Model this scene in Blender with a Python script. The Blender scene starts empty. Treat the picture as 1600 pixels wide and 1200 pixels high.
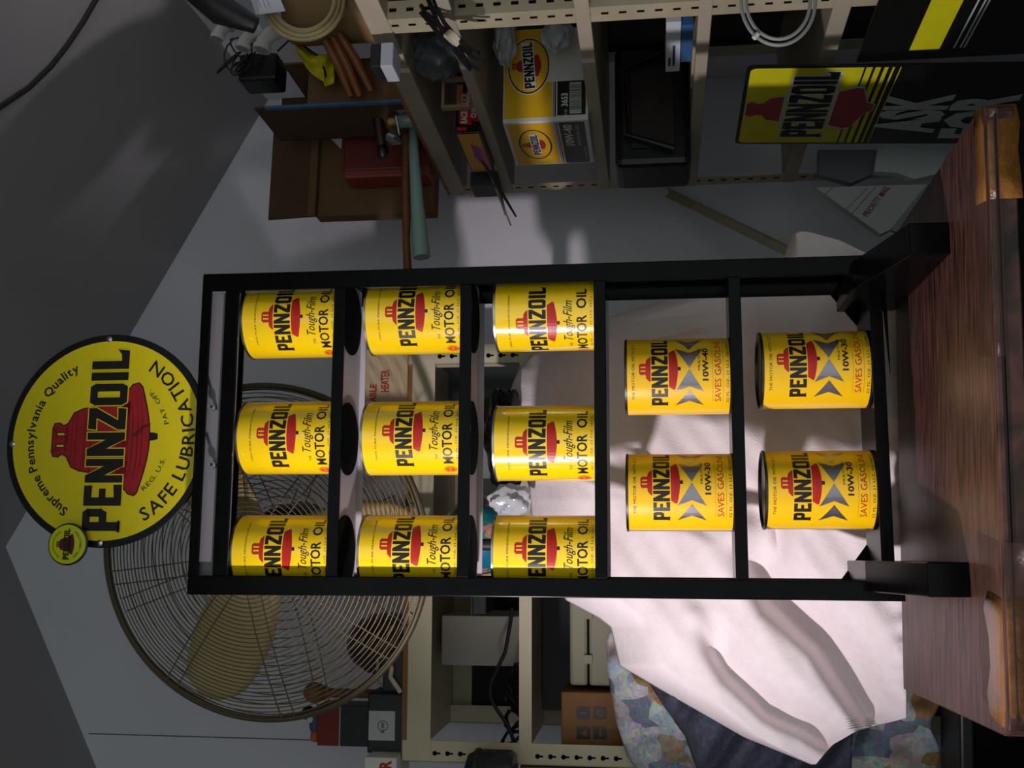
import bpy, bmesh, math, random
from mathutils import Vector, Matrix
random.seed(7)
sc = bpy.context.scene
COL = sc.collection

# ------------------------------------------------------------------ camera
CZ = 1.10                      # eye height above the floor
FPX, PITCH, ROLL = 1690.0, 0.1308, -0.0152
cF = Vector((0, math.cos(PITCH), math.sin(PITCH)))
cU0 = Vector((0, -math.sin(PITCH), math.cos(PITCH)))
cR0 = Vector((1, 0, 0))
cR = cR0 * math.cos(ROLL) + cU0 * math.sin(ROLL)      # right of the upright view
cU = cU0 * math.cos(ROLL) - cR0 * math.sin(ROLL)      # up of the upright view
cam_d = bpy.data.cameras.new('camera')
cam = bpy.data.objects.new('camera', cam_d)
COL.objects.link(cam)
sc.camera = cam
cam_d.sensor_fit = 'HORIZONTAL'
cam_d.sensor_width = 36.0
cam_d.lens = 36.0 * FPX / 1600.0
cam_d.clip_start = 0.02
# the camera was held on its side: picture right = down, picture up = right
cx, cy, cz = -cU, cR, -cF
cam.matrix_world = Matrix(((cx.x, cy.x, cz.x, 0), (cx.y, cy.y, cz.y, 0), (cx.z, cy.z, cz.z, CZ), (0, 0, 0, 1)))

# ------------------------------------------------------------------ light
world = bpy.data.worlds.new('room_ambience')
sc.world = world
world.use_nodes = True
world.node_tree.nodes['Background'].inputs[0].default_value = (0.86, 0.97, 0.95, 1)
world.node_tree.nodes['Background'].inputs[1].default_value = 0.80
LAMP = Vector((-0.86, 0.74, CZ + 0.27))
LAIM = Vector((0.10, 1.44, CZ + 0.02))
ld = bpy.data.lights.new('work_lamp', 'SPOT')
ld.energy = 53
ld.color = (1.0, 0.90, 0.95)
ld.shadow_soft_size = 0.022
ld.spot_size = math.radians(87)
ld.spot_blend = 0.8
lo = bpy.data.objects.new('work_lamp', ld)
COL.objects.link(lo)
lo.location = LAMP
lo.rotation_euler = (LAIM - LAMP).to_track_quat('-Z', 'Y').to_euler()
sc.view_settings.view_transform = 'Standard'
sc.view_settings.look = 'None'
sc.view_settings.exposure = 0.0
sc.view_settings.gamma = 1.0
sc.view_settings.use_curve_mapping = False

# ------------------------------------------------------------------ helpers
def s2l(c):
    return tuple((x / 12.92 if x <= 0.04045 else ((x + 0.055) / 1.055) ** 2.4) for x in c)

def hexc(h):
    h = h.lstrip('#')
    return s2l(tuple(int(h[i:i + 2], 16) / 255 for i in (0, 2, 4)))

MATS = {}
def mat(name, col, rough=0.6, metal=0.0, var=0.0, scale=20.0, bump=0.0, bscale=None, col2=None, stretch=None, spec=0.5, alpha=1.0, trans=0.0, coat=0.0):
    if name in MATS:
        return MATS[name]
    m = bpy.data.materials.new(name)
    m.use_nodes = True
    nt = m.node_tree
    b = nt.nodes['Principled BSDF']
    c = hexc(col) if isinstance(col, str) else col
    b.inputs['Base Color'].default_value = (*c, 1)
    b.inputs['Roughness'].default_value = rough
    b.inputs['Metallic'].default_value = metal
    b.inputs['Specular IOR Level'].default_value = spec
    b.inputs['Alpha'].default_value = alpha
    b.inputs['Transmission Weight'].default_value = trans
    b.inputs['Coat Weight'].default_value = coat
    b.inputs['Coat Roughness'].default_value = 0.13
    if var or bump or col2:
        tc = nt.nodes.new('ShaderNodeTexCoord')
        mp = nt.nodes.new('ShaderNodeMapping')
        nt.links.new(tc.outputs['Object'], mp.inputs['Vector'])
        if stretch:
            mp.inputs['Scale'].default_value = stretch
        n = nt.nodes.new('ShaderNodeTexNoise')
        n.inputs['Scale'].default_value = scale
        n.inputs['Detail'].default_value = 5
        nt.links.new(mp.outputs[0], n.inputs['Vector'])
        if var or col2:
            r = nt.nodes.new('ShaderNodeValToRGB')
            r.color_ramp.elements[0].position = 0.32
            r.color_ramp.elements[1].position = 0.68
            a = tuple(x * (1 - var) for x in c)
            e = hexc(col2) if col2 else tuple(min(1, x * (1 + var)) for x in c)
            r.color_ramp.elements[0].color = (*a, 1)
            r.color_ramp.elements[1].color = (*e, 1)
            nt.links.new(n.outputs['Fac'], r.inputs[0])
            nt.links.new(r.outputs[0], b.inputs['Base Color'])
        if bump:
            n2 = n
            if bscale:
                n2 = nt.nodes.new('ShaderNodeTexNoise')
                n2.inputs['Scale'].default_value = bscale
                n2.inputs['Detail'].default_value = 4
                nt.links.new(mp.outputs[0], n2.inputs['Vector'])
            bp = nt.nodes.new('ShaderNodeBump')
            bp.inputs['Strength'].default_value = bump
            bp.inputs['Distance'].default_value = 0.004
            nt.links.new(n2.outputs['Fac'], bp.inputs['Height'])
            nt.links.new(bp.outputs[0], b.inputs['Normal'])
    MATS[name] = m
    return m

class Frame:
    """a yawed ground frame: x to the right, y away, z up (world height)"""
    def __init__(s, o, yaw):
        s.o = Vector((o[0], o[1], 0)); s.yaw = math.radians(yaw)
        s.ex = Vector((math.cos(s.yaw), math.sin(s.yaw), 0)); s.ey = Vector((-math.sin(s.yaw), math.cos(s.yaw), 0))
    def w(s, p):
        return s.o + s.ex * p[0] + s.ey * p[1] + Vector((0, 0, p[2]))
    def hit(s, x, y, axis, off):
        """local point where the sight line of photograph pixel x,y meets the local plane axis = off"""
        d = ray(x, y); c = Vector((0, 0, CZ))
        if axis == 'z':
            t = (off - CZ) / d.z
        else:
            n = s.ex if axis == 'x' else s.ey
            t = (s.o + n * off).dot(n) / d.dot(n)
        P = c + d * t - s.o
        return Vector((P.dot(s.ex), P.dot(s.ey), P.z))

def ray(x, y):
    return cF + cR * ((600 - y) / FPX) - cU * ((x - 800) / FPX)

WD = Frame((0, 0), 0)
RK = Frame((-0.2722, 1.3689), 9.0)         # display rack
RU = Frame((0.4017, 2.25), 12.0)           # shelving along the right wall
LU = Frame((-0.6456, 1.85), 8.0)           # shelving behind, on the left
BW = Frame((0.7173, 2.60), 10.0)           # room: origin in the far right corner

BASES = {}
def tag(o, label=None, cat=None, group=None, kind=None):
    if label: o['label'] = label
    if cat: o['category'] = cat
    if group: o['group'] = group
    if kind: o['kind'] = kind
    return o

def thing(name, label, cat, fr, base, group=None, kind=None):
    o = bpy.data.objects.new(name, None)
    o.empty_display_size = 0.02
    COL.objects.link(o)
    o.location = fr.w(base)
    o.rotation_euler = (0, 0, fr.yaw)
    BASES[o] = Vector(base)
    return tag(o, label, cat, group, kind)

class MB:
    def __init__(s):
        s.v = []; s.f = []
    def add(s, vs, fs):
        n = len(s.v)
        s.v += [tuple(p) for p in vs]
        s.f += [tuple(i + n for i in f) for f in fs]
        return s
    def box(s, x0, y0, z0, x1, y1, z1):
        vs = [(x, y, z) for z in (z0, z1) for y in (y0, y1) for x in (x0, x1)]
        return s.add(vs, [(0, 2, 3, 1), (4, 5, 7, 6), (0, 1, 5, 4), (2, 6, 7, 3), (0, 4, 6, 2), (1, 3, 7, 5)])
    def bar(s, a, b, w, h, up=(0, 0, 1)):
        a, b = Vector(a), Vector(b); d = (b - a).normalized()
        sd = d.cross(Vector(up))
        if sd.length < 1e-4: sd = d.cross(Vector((0, 1, 0)))
        sd.normalize(); u2 = sd.cross(d)
        vs = []
        for p in (a, b):
            for i, j in ((-1, -1), (1, -1), (1, 1), (-1, 1)):
                vs.append(p + sd * (i * w / 2) + u2 * (j * h / 2))
        return s.add(vs, [(3, 2, 1, 0), (4, 5, 6, 7), (0, 1, 5, 4), (1, 2, 6, 5), (2, 3, 7, 6), (3, 0, 4, 7)])
    def prism(s, pts, lo, hi, plane='xz'):
        n = len(pts)
        def m(p, q):
            return {'xz': (p[0], q, p[1]), 'yz': (q, p[0], p[1]), 'xy': (p[0], p[1], q)}[plane]
        vs = [m(p, lo) for p in pts] + [m(p, hi) for p in pts]
        fs = [tuple(range(n)), tuple(range(2 * n - 1, n - 1, -1))]
        fs += [((i + 1) % n, i, n + i, n + (i + 1) % n) for i in range(n)]
        return s.add(vs, fs)
    def tube(s, path, r, n=8, closed=False, cap=True):
        P = [Vector(p) for p in path]; k = len(P)
        rr = r if isinstance(r, (list, tuple)) else [r] * k
        up = None; vs = []
        for i in range(k):
            if closed:
                d = P[(i + 1) % k] - P[i - 1]
            else:
                d = P[min(i + 1, k - 1)] - P[max(i - 1, 0)]
            d.normalize()
            if up is None:
                up = Vector((0, 0, 1)) if abs(d.z) < 0.9 else Vector((0, 1, 0))
            sd = d.cross(up)
            if sd.length < 1e-5: sd = d.cross(Vector((1, 0.3, 0)))
            sd.normalize(); up = sd.cross(d)
            for j in range(n):
                a = 2 * math.pi * j / n
                vs.append(P[i] + (sd * math.cos(a) + up * math.sin(a)) * rr[i])
        fs = []
        for i in range(k if closed else k - 1):
            i2 = (i + 1) % k
            for j in range(n):
                j2 = (j + 1) % n
                fs.append((i * n + j, i * n + j2, i2 * n + j2, i2 * n + j))
        if cap and not closed:
            fs.append(tuple(range(n - 1, -1, -1))); fs.append(tuple((k - 1) * n + j for j in range(n)))
        return s.add(vs, fs)
    def lathe(s, prof, c=(0, 0, 0), n=32, axis='z', rot=None):
        vs = []; k = len(prof)
        for r, z in prof:
            for j in range(n):
                a = 2 * math.pi * j / n
                p = (r * math.cos(a), r * math.sin(a), z)
                if axis == 'y': p = (p[0], p[2], p[1])
                if axis == 'x': p = (p[2], p[0], p[1])
                p = Vector(p)
                if rot: p = rot @ p
                vs.append((p[0] + c[0], p[1] + c[1], p[2] + c[2]))
        fs = []
        for i in range(k - 1):
            for j in range(n):
                j2 = (j + 1) % n
                fs.append((i * n + j, i * n + j2, (i + 1) * n + j2, (i + 1) * n + j))
        if prof[0][0] > 1e-6: fs.append(tuple(range(n - 1, -1, -1)))
        if prof[-1][0] > 1e-6: fs.append(tuple((k - 1) * n + j for j in range(n)))
        return s.add(vs, fs)
    def ellipsoid(s, c, r, n=16, m=10):
        prof = [(max(1e-7, math.sin(math.pi * i / m)), -math.cos(math.pi * i / m)) for i in range(m + 1)]
        t = MB().lathe(prof, n=n)
        return s.add([(c[0] + p[0] * r[0], c[1] + p[1] * r[1], c[2] + p[2] * r[2]) for p in t.v], t.f)
    def grid(s, fn, nu, nv):
        vs = [fn(i / nu, j / nv) for j in range(nv + 1) for i in range(nu + 1)]
        fs = [(j * (nu + 1) + i, j * (nu + 1) + i + 1, (j + 1) * (nu + 1) + i + 1, (j + 1) * (nu + 1) + i) for j in range(nv) for i in range(nu)]
        return s.add(vs, fs)
    def mesh(s, name, org=(0, 0, 0)):
        me = bpy.data.meshes.new(name)
        me.from_pydata([(p[0] - org[0], p[1] - org[1], p[2] - org[2]) for p in s.v], [], s.f)
        bm = bmesh.new(); bm.from_mesh(me)
        bmesh.ops.remove_doubles(bm, verts=bm.verts, dist=1e-6)
        bmesh.ops.recalc_face_normals(bm, faces=bm.faces)
        bm.to_mesh(me); bm.free()
        return me
    def build(s, name, m, parent=None, smooth=False, bevel=0.0, label=None, solid=0.0, kind=None, base=None):
        """mesh object; when parented the coordinates are in the parent's frame (before its base is taken off)"""
        org = base if base is not None else (BASES.get(parent, (0, 0, 0)) if parent else (0, 0, 0))
        me = s.mesh(name, org)
        return mkobj(name, me, m, parent, smooth, bevel, label, solid, kind)

def mkobj(name, me, m, parent=None, smooth=False, bevel=0.0, label=None, solid=0.0, kind=None):
    me.materials.append(m)
    o = bpy.data.objects.new(name, me)
    COL.objects.link(o)
    if parent: o.parent = parent
    if smooth:
        for p in me.polygons: p.use_smooth = True
        try:
            me.set_sharp_from_angle(angle=math.radians(42))
        except Exception:
            pass
    if solid:
        md = o.modifiers.new('thick', 'SOLIDIFY'); md.thickness = solid; md.offset = 0
    if bevel:
        md = o.modifiers.new('bevel', 'BEVEL'); md.width = bevel; md.segments = 2; md.limit_method = 'ANGLE'
    return tag(o, label, None, None, kind)

def single(name, mb, m, label, cat, fr, base, group=None, smooth=False, bevel=0.0, solid=0.0, kind=None):
    """a thing that is one mesh, authored in frame coordinates"""
    o = mb.build(name, m, None, smooth, bevel, None, solid, None, base=base)
    o.location = fr.w(base); o.rotation_euler = (0, 0, fr.yaw)
    BASES[o] = Vector(base)
    return tag(o, label, cat, group, kind)

# ---- lettering
_TX = {}
def glyphs(s, bold=0.0, shear=0.0, res=2, space=1.0):
    """flat text as 2D verts and faces; returns (verts, faces, xmin, xmax, ymin, ymax)"""
    key = (s, bold, shear, res, space)
    if key in _TX: return _TX[key]
    cu = bpy.data.curves.new('t', 'FONT')
    cu.body = s; cu.size = 1.0; cu.resolution_u = res; cu.offset = bold; cu.shear = shear; cu.space_character = space
    cu.dimensions = '2D'; cu.fill_mode = 'FRONT'
    ob = bpy.data.objects.new('t', cu)
    COL.objects.link(ob)
    dg = bpy.context.evaluated_depsgraph_get()
    me = ob.evaluated_get(dg).to_mesh()
    vs = [(v.co.x, v.co.y) for v in me.vertices]
    fs = [tuple(p.vertices) for p in me.polygons]
    ob.evaluated_get(dg).to_mesh_clear()
    bpy.data.objects.remove(ob); bpy.data.curves.remove(cu)
    xs = [p[0] for p in vs] or [0]; ys = [p[1] for p in vs] or [0]
    _TX[key] = (vs, fs, min(xs), max(xs), min(ys), max(ys))
    return _TX[key]

def text2d(s, x0, x1, y0, y1, **k):
    """text fitted into a rectangle: list of (verts, faces)"""
    vs, fs, a, b, c, d = glyphs(s, **k)
    return [([(x0 + (p[0] - a) / (b - a) * (x1 - x0), y0 + (p[1] - c) / (d - c) * (y1 - y0)) for p in vs], fs)]

def arc_text(s, rad, ac, span, h, top=True, **k):
    """letters along an arc centred at angle ac (radians, from +x)"""
    out = []; ws = []
    for ch in s:
        if ch == ' ': ws.append(0.30); continue
        g = glyphs(ch, **k); ws.append(g[3] - g[2] + 0.09)
    tot = sum(ws); pos = 0.0
    for ch, w in zip(s, ws):
        mid = (pos + w / 2) / tot - 0.5; pos += w
        if ch == ' ': continue
        g = glyphs(ch, **k); sx = span * rad / tot
        ang = ac - mid * span if top else ac + mid * span
        rot = ang - math.pi / 2 if top else ang + math.pi / 2
        gx = (g[2] + g[3]) / 2
        vs = []
        for p in g[0]:
            lx = (p[0] - gx) * sx; ly = (p[1] - 0.36) * h / 0.72
            bx, by = rad * math.cos(ang), rad * math.sin(ang)
            vs.append((bx + lx * math.cos(rot) - ly * math.sin(rot), by + lx * math.sin(rot) + ly * math.cos(rot)))
        out.append((vs, g[1]))
    return out

def convex_off(p, d):
    """grow a convex polygon (counter-clockwise) by d"""
    n = len(p); out = []
    A = sum(p[i][0] * p[(i + 1) % n][1] - p[(i + 1) % n][0] * p[i][1] for i in range(n))
    if A < 0: p = p[::-1]
    for i in range(n):
        a, b, c = Vector(p[i - 1]), Vector(p[i]), Vector(p[(i + 1) % n])
        e1 = (b - a).normalized(); e2 = (c - b).normalized()
        n1 = Vector((e1.y, -e1.x)); n2 = Vector((e2.y, -e2.x))
        m = (n1 + n2); k = max(0.35, 1 + n1.dot(n2))
        q = b + m * (d / k)
        out.append((q.x, q.y))
    return out

LET = {  # heavy slab letters in a unit cell, convex pieces
 'P': (1.0, [[(0, 0), (.40, 0), (.40, 1), (0, 1)], [(.40, .80), (.84, .80), (1, .88), (.86, 1), (.40, 1)], [(.64, .52), (1, .52), (1, .88), (.64, .88)], [(.40, .36), (.84, .36), (1, .52), (.64, .56), (.40, .56)], [(-.06, 0), (.46, 0), (.46, .07), (-.06, .07)]]),
 'E': (.92, [[(0, 0), (.38, 0), (.38, 1), (0, 1)], [(.38, .80), (.92, .78), (.92, 1), (.38, 1)], [(.38, .42), (.78, .42), (.78, .60), (.38, .60)], [(.38, 0), (.95, 0), (.95, .23), (.38, .20)]]),
 'N': (1.08, [[(0, 0), (.33, 0), (.33, 1), (0, 1)], [(.75, 0), (1.08, 0), (1.08, 1), (.75, 1)], [(.33, .50), (.75, 0), (.75, .50), (.33, 1)]]),
 'Z': (1.0, [[(0, .78), (1, .80), (1, 1), (.04, 1)], [(0, 0), (.96, 0), (1, .22), (0, .20)], [(0, .20), (.42, .20), (1, .80), (.56, .80)]]),
 'O': (1.0, [[(0, .14), (.36, .14), (.36, .86), (0, .86)], [(.64, .14), (1, .14), (1, .86), (.64, .86)], [(0, .86), (1, .86), (.87, 1), (.13, 1)], [(0, .14), (.13, 0), (.87, 0), (1, .14)], [(.36, .80), (.64, .80), (.64, .86), (.36, .86)], [(.36, .14), (.64, .14), (.64, .20), (.36, .20)]]),
 'I': (.42, [[(.02, 0), (.40, 0), (.40, 1), (.02, 1)]]),
 'L': (.88, [[(0, 0), (.38, 0), (.38, 1), (0, 1)], [(.38, 0), (.86, 0), (.92, .32), (.70, .22), (.38, .20)]]),
}
def wordmark2d(x0, x1, y0, y1, grow=0.0):
    gap = 0.13; word = 'PENNZOIL'
    tot = sum(LET[c][0] for c in word) + gap * (len(word) - 1)
    k = (x1 - x0) / tot; x = x0; out = []
    for c in word:
        w, pol = LET[c]
        for p in pol:
            q = [(x + a * k, y0 + b * (y1 - y0)) for a, b in p]
            if grow: q = convex_off(q, grow)
            out.append((q, [tuple(range(len(q)))]))
        x += (w + gap) * k
    return out

def poly2d(p):
    return [(list(p), [tuple(range(len(p)))])]

def disc2d(cx_, cy_, rx, ry, n=48):
    return poly2d([(cx_ + rx * math.cos(2 * math.pi * i / n), cy_ + ry * math.sin(2 * math.pi * i / n)) for i in range(n)])

def ring2d(cx_, cy_, rx, ry, t, n=48):
    a = [(cx_ + rx * math.cos(2 * math.pi * i / n), cy_ + ry * math.sin(2 * math.pi * i / n)) for i in range(n)]
    b = [(cx_ + (rx - t) * math.cos(2 * math.pi * i / n), cy_ + (ry - t) * math.sin(2 * math.pi * i / n)) for i in range(n)]
    return [(a + b, [(i, (i + 1) % n, n + (i + 1) % n, n + i) for i in range(n)])]

def rect2d(x0, x1, y0, y1):
    return poly2d([(x0, y0), (x1, y0), (x1, y1), (x0, y1)])

def flat(shapes, o, ex, ey, lift=0.0, nrm=None):
    """2D shapes laid on a plane: origin o, axes ex, ey"""
    o, ex, ey = Vector(o), Vector(ex), Vector(ey)
    n = Vector(nrm) if nrm else ex.cross(ey).normalized()
    mb = MB()
    for vs, fs in shapes:
        mb.add([o + ex * p[0] + ey * p[1] + n * lift for p in vs], fs)
    return mb

def wrap(shapes, R, lift, step=0.0045):
    """2D shapes wrapped round a can of radius R (label faces -y)"""
    bm = bmesh.new()
    for vs, fs in shapes:
        bv = [bm.verts.new((p[0], p[1], 0)) for p in vs]
        for f in fs:
            try: bm.faces.new([bv[i] for i in f])
            except Exception: pass
    xs = [v.co.x for v in bm.verts]
    x = math.ceil(min(xs) / step) * step
    while x < max(xs):
        bmesh.ops.bisect_plane(bm, geom=bm.verts[:] + bm.edges[:] + bm.faces[:], plane_co=(x, 0, 0), plane_no=(1, 0, 0), dist=1e-7)
        x += step
    mb = MB(); bm.verts.index_update()
    r = R + lift
    mb.add([(r * math.sin(v.co.x / R), -r * math.cos(v.co.x / R), v.co.y) for v in bm.verts], [tuple(v.index for v in f.verts) for f in bm.faces])
    bm.free()
    return mb

def copy_thing(root):
    r = root.copy(); COL.objects.link(r)
    for ch in root.children:
        c = ch.copy(); COL.objects.link(c); c.parent = r
        for g in ch.children:
            d = g.copy(); COL.objects.link(d); d.parent = c
    return r

# ------------------------------------------------------------------ materials
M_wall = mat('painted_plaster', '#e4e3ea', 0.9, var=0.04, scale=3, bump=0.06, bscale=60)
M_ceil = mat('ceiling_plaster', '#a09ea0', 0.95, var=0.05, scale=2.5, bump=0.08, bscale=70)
M_floor = mat('floor_boards', '#4a3d36', 0.7, var=0.2, scale=6)
M_rack = mat('black_enamel', '#060607', 0.22, var=0.3, scale=30, spec=0.09)
M_matte = mat('matte_black', '#060606', 0.9, spec=0.1)
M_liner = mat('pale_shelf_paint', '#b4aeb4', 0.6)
M_can = mat('can_yellow', '#f6cf08', 0.20, coat=0.8)
M_can2 = mat('can_golden_yellow', '#f2c106', 0.32, coat=0.2)
M_ink = mat('black_ink', '#15110c', 0.38)
M_red = mat('red_ink', '#b41a12', 0.4)
M_darkred = mat('dark_red_ink', '#5c0d0c', 0.45)
M_steel = mat('tin_plate', '#b9b9bc', 0.28, 1.0)
M_dksteel = mat('dark_tin', '#4c4a4a', 0.35, 1.0)
M_silver = mat('silver_ink', '#9c98a0', 0.30, 0.9)
M_sign = mat('sign_yellow', '#e8d400', 0.42, var=0.03, scale=40)
M_white = mat('white_paint', '#d8d8d6', 0.6)
M_beige = mat('beige_steel', '#a89f84', 0.5, var=0.10, scale=14)
M_beige2 = mat('cream_steel', '#c2b99c', 0.5, var=0.06, scale=10)
M_card = mat('cardboard', '#6b4e30', 0.85, var=0.08, scale=9)
M_card2 = mat('dull_cardboard', '#523c26', 0.9, var=0.10, scale=9)
M_carton = mat('warm_carton', '#8f622c', 0.6, var=0.10, scale=12)
M_black = mat('black_plastic', '#0d0d0f', 0.45)
M_dark = mat('dark_grey_plastic', '#26282b', 0.5)
M_wood = mat('reddish_wood', '#7a4724', 0.6, var=0.2, scale=10, stretch=(1, 1, 12))

# ------------------------------------------------------------------ room shell
PX, PZ, KX, KZ = -1.105, CZ + 1.545, 0.0, CZ + 0.946      # ridge and knee wall in room coordinates
LX = 2 * PX
YN = -3.6                                                   # shell reaches behind the camera
def shell(name, mb, m):
    o = mb.build(name, m, None, base=(0, 0, 0))
    o.location = BW.w((0, 0, 0)); o.rotation_euler = (0, 0, BW.yaw)
    o['kind'] = 'structure'
    return o
T = 0.06
wall_back = shell('wall_back', MB().prism([(LX, 0), (KX, 0), (KX, KZ), (PX, PZ), (LX, KZ)], 0, T, 'xz'), M_wall)
wall_right = shell('wall_right', MB().box(KX, YN, 0, KX + T, T, KZ), M_wall)
wall_left = shell('wall_left', MB().box(LX - T, YN, 0, LX, T, KZ), M_wall)
sl = (PZ - KZ) / (KX - PX)
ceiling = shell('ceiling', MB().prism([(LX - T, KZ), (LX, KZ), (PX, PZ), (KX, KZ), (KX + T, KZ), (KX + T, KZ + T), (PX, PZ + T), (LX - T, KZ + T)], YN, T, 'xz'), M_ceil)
floor = shell('floor', MB().box(LX - T, YN, -T, KX + T, T, 0), M_floor)
# plasterboard joint on the far wall
jt = BW.hit(200, 1148, 'y', 0)
MB().box(jt.x - .0012, -.0008, 0.9, jt.x + .0012, .0, CZ + 1.30).build('plaster_joint', mat('joint_grey', '#6d6b6e', 0.9), wall_back, base=(0, 0, 0))

# ------------------------------------------------------------------ woodgrain cabinet (table)
TZ = CZ - 0.33
def table_material():
    m = bpy.data.materials.new('dark_woodgrain'); m.use_nodes = True
    nt = m.node_tree; b = nt.nodes['Principled BSDF']
    tc = nt.nodes.new('ShaderNodeTexCoord'); mp = nt.nodes.new('ShaderNodeMapping')
    mp.inputs['Scale'].default_value = (1.6, 22, 3)
    mp.inputs['Rotation'].default_value = (0, 0, math.radians(-24))
    nt.links.new(tc.outputs['Object'], mp.inputs[0])
    w = nt.nodes.new('ShaderNodeTexNoise'); w.inputs['Scale'].default_value = 9; w.inputs['Detail'].default_value = 8; w.inputs['Distortion'].default_value = 0.6
    nt.links.new(mp.outputs[0], w.inputs['Vector'])
    r = nt.nodes.new('ShaderNodeValToRGB')
    r.color_ramp.elements[0].position = 0.35; r.color_ramp.elements[0].color = (*hexc('#1c1210'), 1)
    r.color_ramp.elements[1].position = 0.66; r.color_ramp.elements[1].color = (*hexc('#623e33'), 1)
    nt.links.new(w.outputs['Fac'], r.inputs[0]); nt.links.new(r.outputs[0], b.inputs['Base Color'])
    b.inputs['Roughness'].default_value = 0.42
    return m
M_grain = table_material()
def round_poly(P, rads, seg=5):
    out = []; n = len(P)
    for i in range(n):
        p = Vector(P[i]); a = Vector(P[i - 1]); b = Vector(P[(i + 1) % n]); r = rads[i]
        if r == 0: out.append((p.x, p.y)); continue
        s0 = p + (a - p).normalized() * r; s1 = p + (b - p).normalized() * r
        for k in range(seg + 1):
            t = k / seg
            q = s0 * (1 - t) ** 2 + p * 2 * t * (1 - t) + s1 * t * t
            out.append((q.x, q.y))
    return out
tab = thing('cabinet', 'low dark woodgrain cabinet with taped corners under the black can rack', 'cabinet', WD, (-0.08, 1.3, 0))
tp = round_poly([(-.345, 1.082), (.276, 1.128), (.196, 1.545), (-.424, 1.530)], [.02, .02, 0, 0])
MB().prism(tp, TZ - .028, TZ, 'xy').build('cabinet_top', M_grain, tab, bevel=.002, label='dark reddish woodgrain top')
MB().prism([(-.325, 1.105), (.25, 1.148), (.178, 1.52), (-.402, 1.506)], 0, TZ - .028, 'xy').build('cabinet_body', mat('black_cabinet_face', '#080707', 0.6, spec=0.1), tab)
M_trim = mat('dark_edge_trim', '#1b1514', 0.3)
MB().tube([(-.33, 1.0825, TZ - .008), (.26, 1.1255, TZ - .008)], .0018, 6).build('edge_trim', M_trim, tab)
M_tape = mat('brown_packing_tape', '#8f602c', 0.16, var=0.25, scale=14, stretch=(2, 8, 2), bump=0.5, bscale=60)
M_tape2 = mat('clear_packing_tape', '#6a5044', 0.3, var=0.25, scale=20, bump=0.4, bscale=40, alpha=0.18)
def tape(pts, lift, m, drop, name='packing_tape', fy=0.0):
    """strip along the top front edge folded down over the front"""
    mb = MB(); n = len(pts); vs = []
    for (xa, ya, yb) in pts:
        w = random.uniform(-.002, .002)
        vs += [(xa, yb + w, TZ + lift), (xa, ya + .012, TZ + lift), (xa, ya - .0015, TZ + lift - .003), (xa, ya - .0022, TZ - drop + w)]
    fs = [(4 * i + k, 4 * i + k + 1, 4 * i + k + 5, 4 * i + k + 4) for i in range(n - 1) for k in range(3)]
    mb.add(vs, fs)
    return mb.build(name, m, tab, True, solid=.0006)
def edge_y(x): return 1.082 + (x + .345) / .621 * .046
tape([(x, edge_y(x) + (.006 if i == 0 else 0), edge_y(x) + .055 + .010 * math.sin(i * 2)) for i, x in enumerate([-.339, -.32, -.29, -.26, -.235, -.215])], .0008, M_tape, .025).name = 'packing_tape'
tape([(x, edge_y(x) - .001, edge_y(x) + .085) for x in (-.33, -.28, -.24, -.20, -.16)], .0004, M_tape2, .02)
tape([(x, edge_y(x) + (.008 if i == 4 else 0), edge_y(x) + .040 + .008 * math.sin(i * 3)) for i, x in enumerate([.175, .20, .225, .25, .271])], .0008, M_tape, .03)
tape([(x, edge_y(x) - .001, edge_y(x) + .045 + .006 * math.sin(x * 300)) for x in (.02, .06, .10, .15, .20, .24, .266)], .0004, M_tape2, .012)

# ------------------------------------------------------------------ display rack
W, D, ZTOP = .4365, .118, CZ + .6206
ZR = [CZ + z for z in (.4312, .2566, .0778, -.0972, -.2735)]       # tops of the front rails
PW, RH, LIP = .0243, .0158, .004
rack = thing('display_rack', 'tall black metal can rack with five shelves standing on the woodgrain cabinet', 'rack', RK, (W / 2, D / 2, TZ))
for x0 in (0, W - PW):
    xs0, xs1 = (0, .003) if x0 == 0 else (W - .003, W)
    MB().box(x0, 0, TZ + .03, x0 + PW, .004, ZTOP).box(xs0, .004, TZ + .03, xs1, .026, ZTOP).build('post', M_rack, rack, bevel=.0012)
    MB().box(x0, D - .004, TZ + .03, x0 + PW, D, ZTOP).box(xs0, D - .026, TZ + .03, xs1, D - .004, ZTOP).build('post', M_rack, rack, bevel=.0012)
    # sled foot: wedge running forward from the post
    fx = .0115 if x0 == 0 else W - .0485
    prof = [(D, TZ), (-.172, TZ), (-.172, TZ + .043), (-.010, TZ + .078), (D, TZ + .078)]
    MB().prism(prof, fx, fx + .037, 'yz').build('foot', M_rack, rack, bevel=.0015)
MB().box(PW, 0, ZTOP - .014, W - PW, .004, ZTOP).build('header_rail', M_rack, rack, bevel=.001)
MB().box(PW, 0, ZTOP - .054, W - PW, .004, ZTOP - .034).build('header_rail', M_rack, rack, bevel=.001)
MB().box(PW, .014, ZTOP - .050, W - PW, .017, ZTOP - .004).build('header_plate', mat('mid_grey_paint', '#77747a', 0.7), rack, label='pale grey plate behind the header slot')
MB().box(PW, D - .004, ZTOP - .018, W - PW, D, ZTOP).build('header_rail', M_rack, rack)
MB().box(PW, .004, ZTOP - .003, W - PW, D - .004, ZTOP).build('header_top', M_rack, rack)
for px in (637, 727):
    b = RK.hit(334, px, 'y', .004)
    mb = MB().lathe([(.0048, 0), (.0048, .004)], (b.x, -.0, b.z + .0005), 6, 'y')
    mb.tube([(b.x, .012, b.z), (b.x, -.013, b.z)], .0024, 8)
    mb.build('bolt', M_steel, rack, label='bright bolt through the header')
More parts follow.
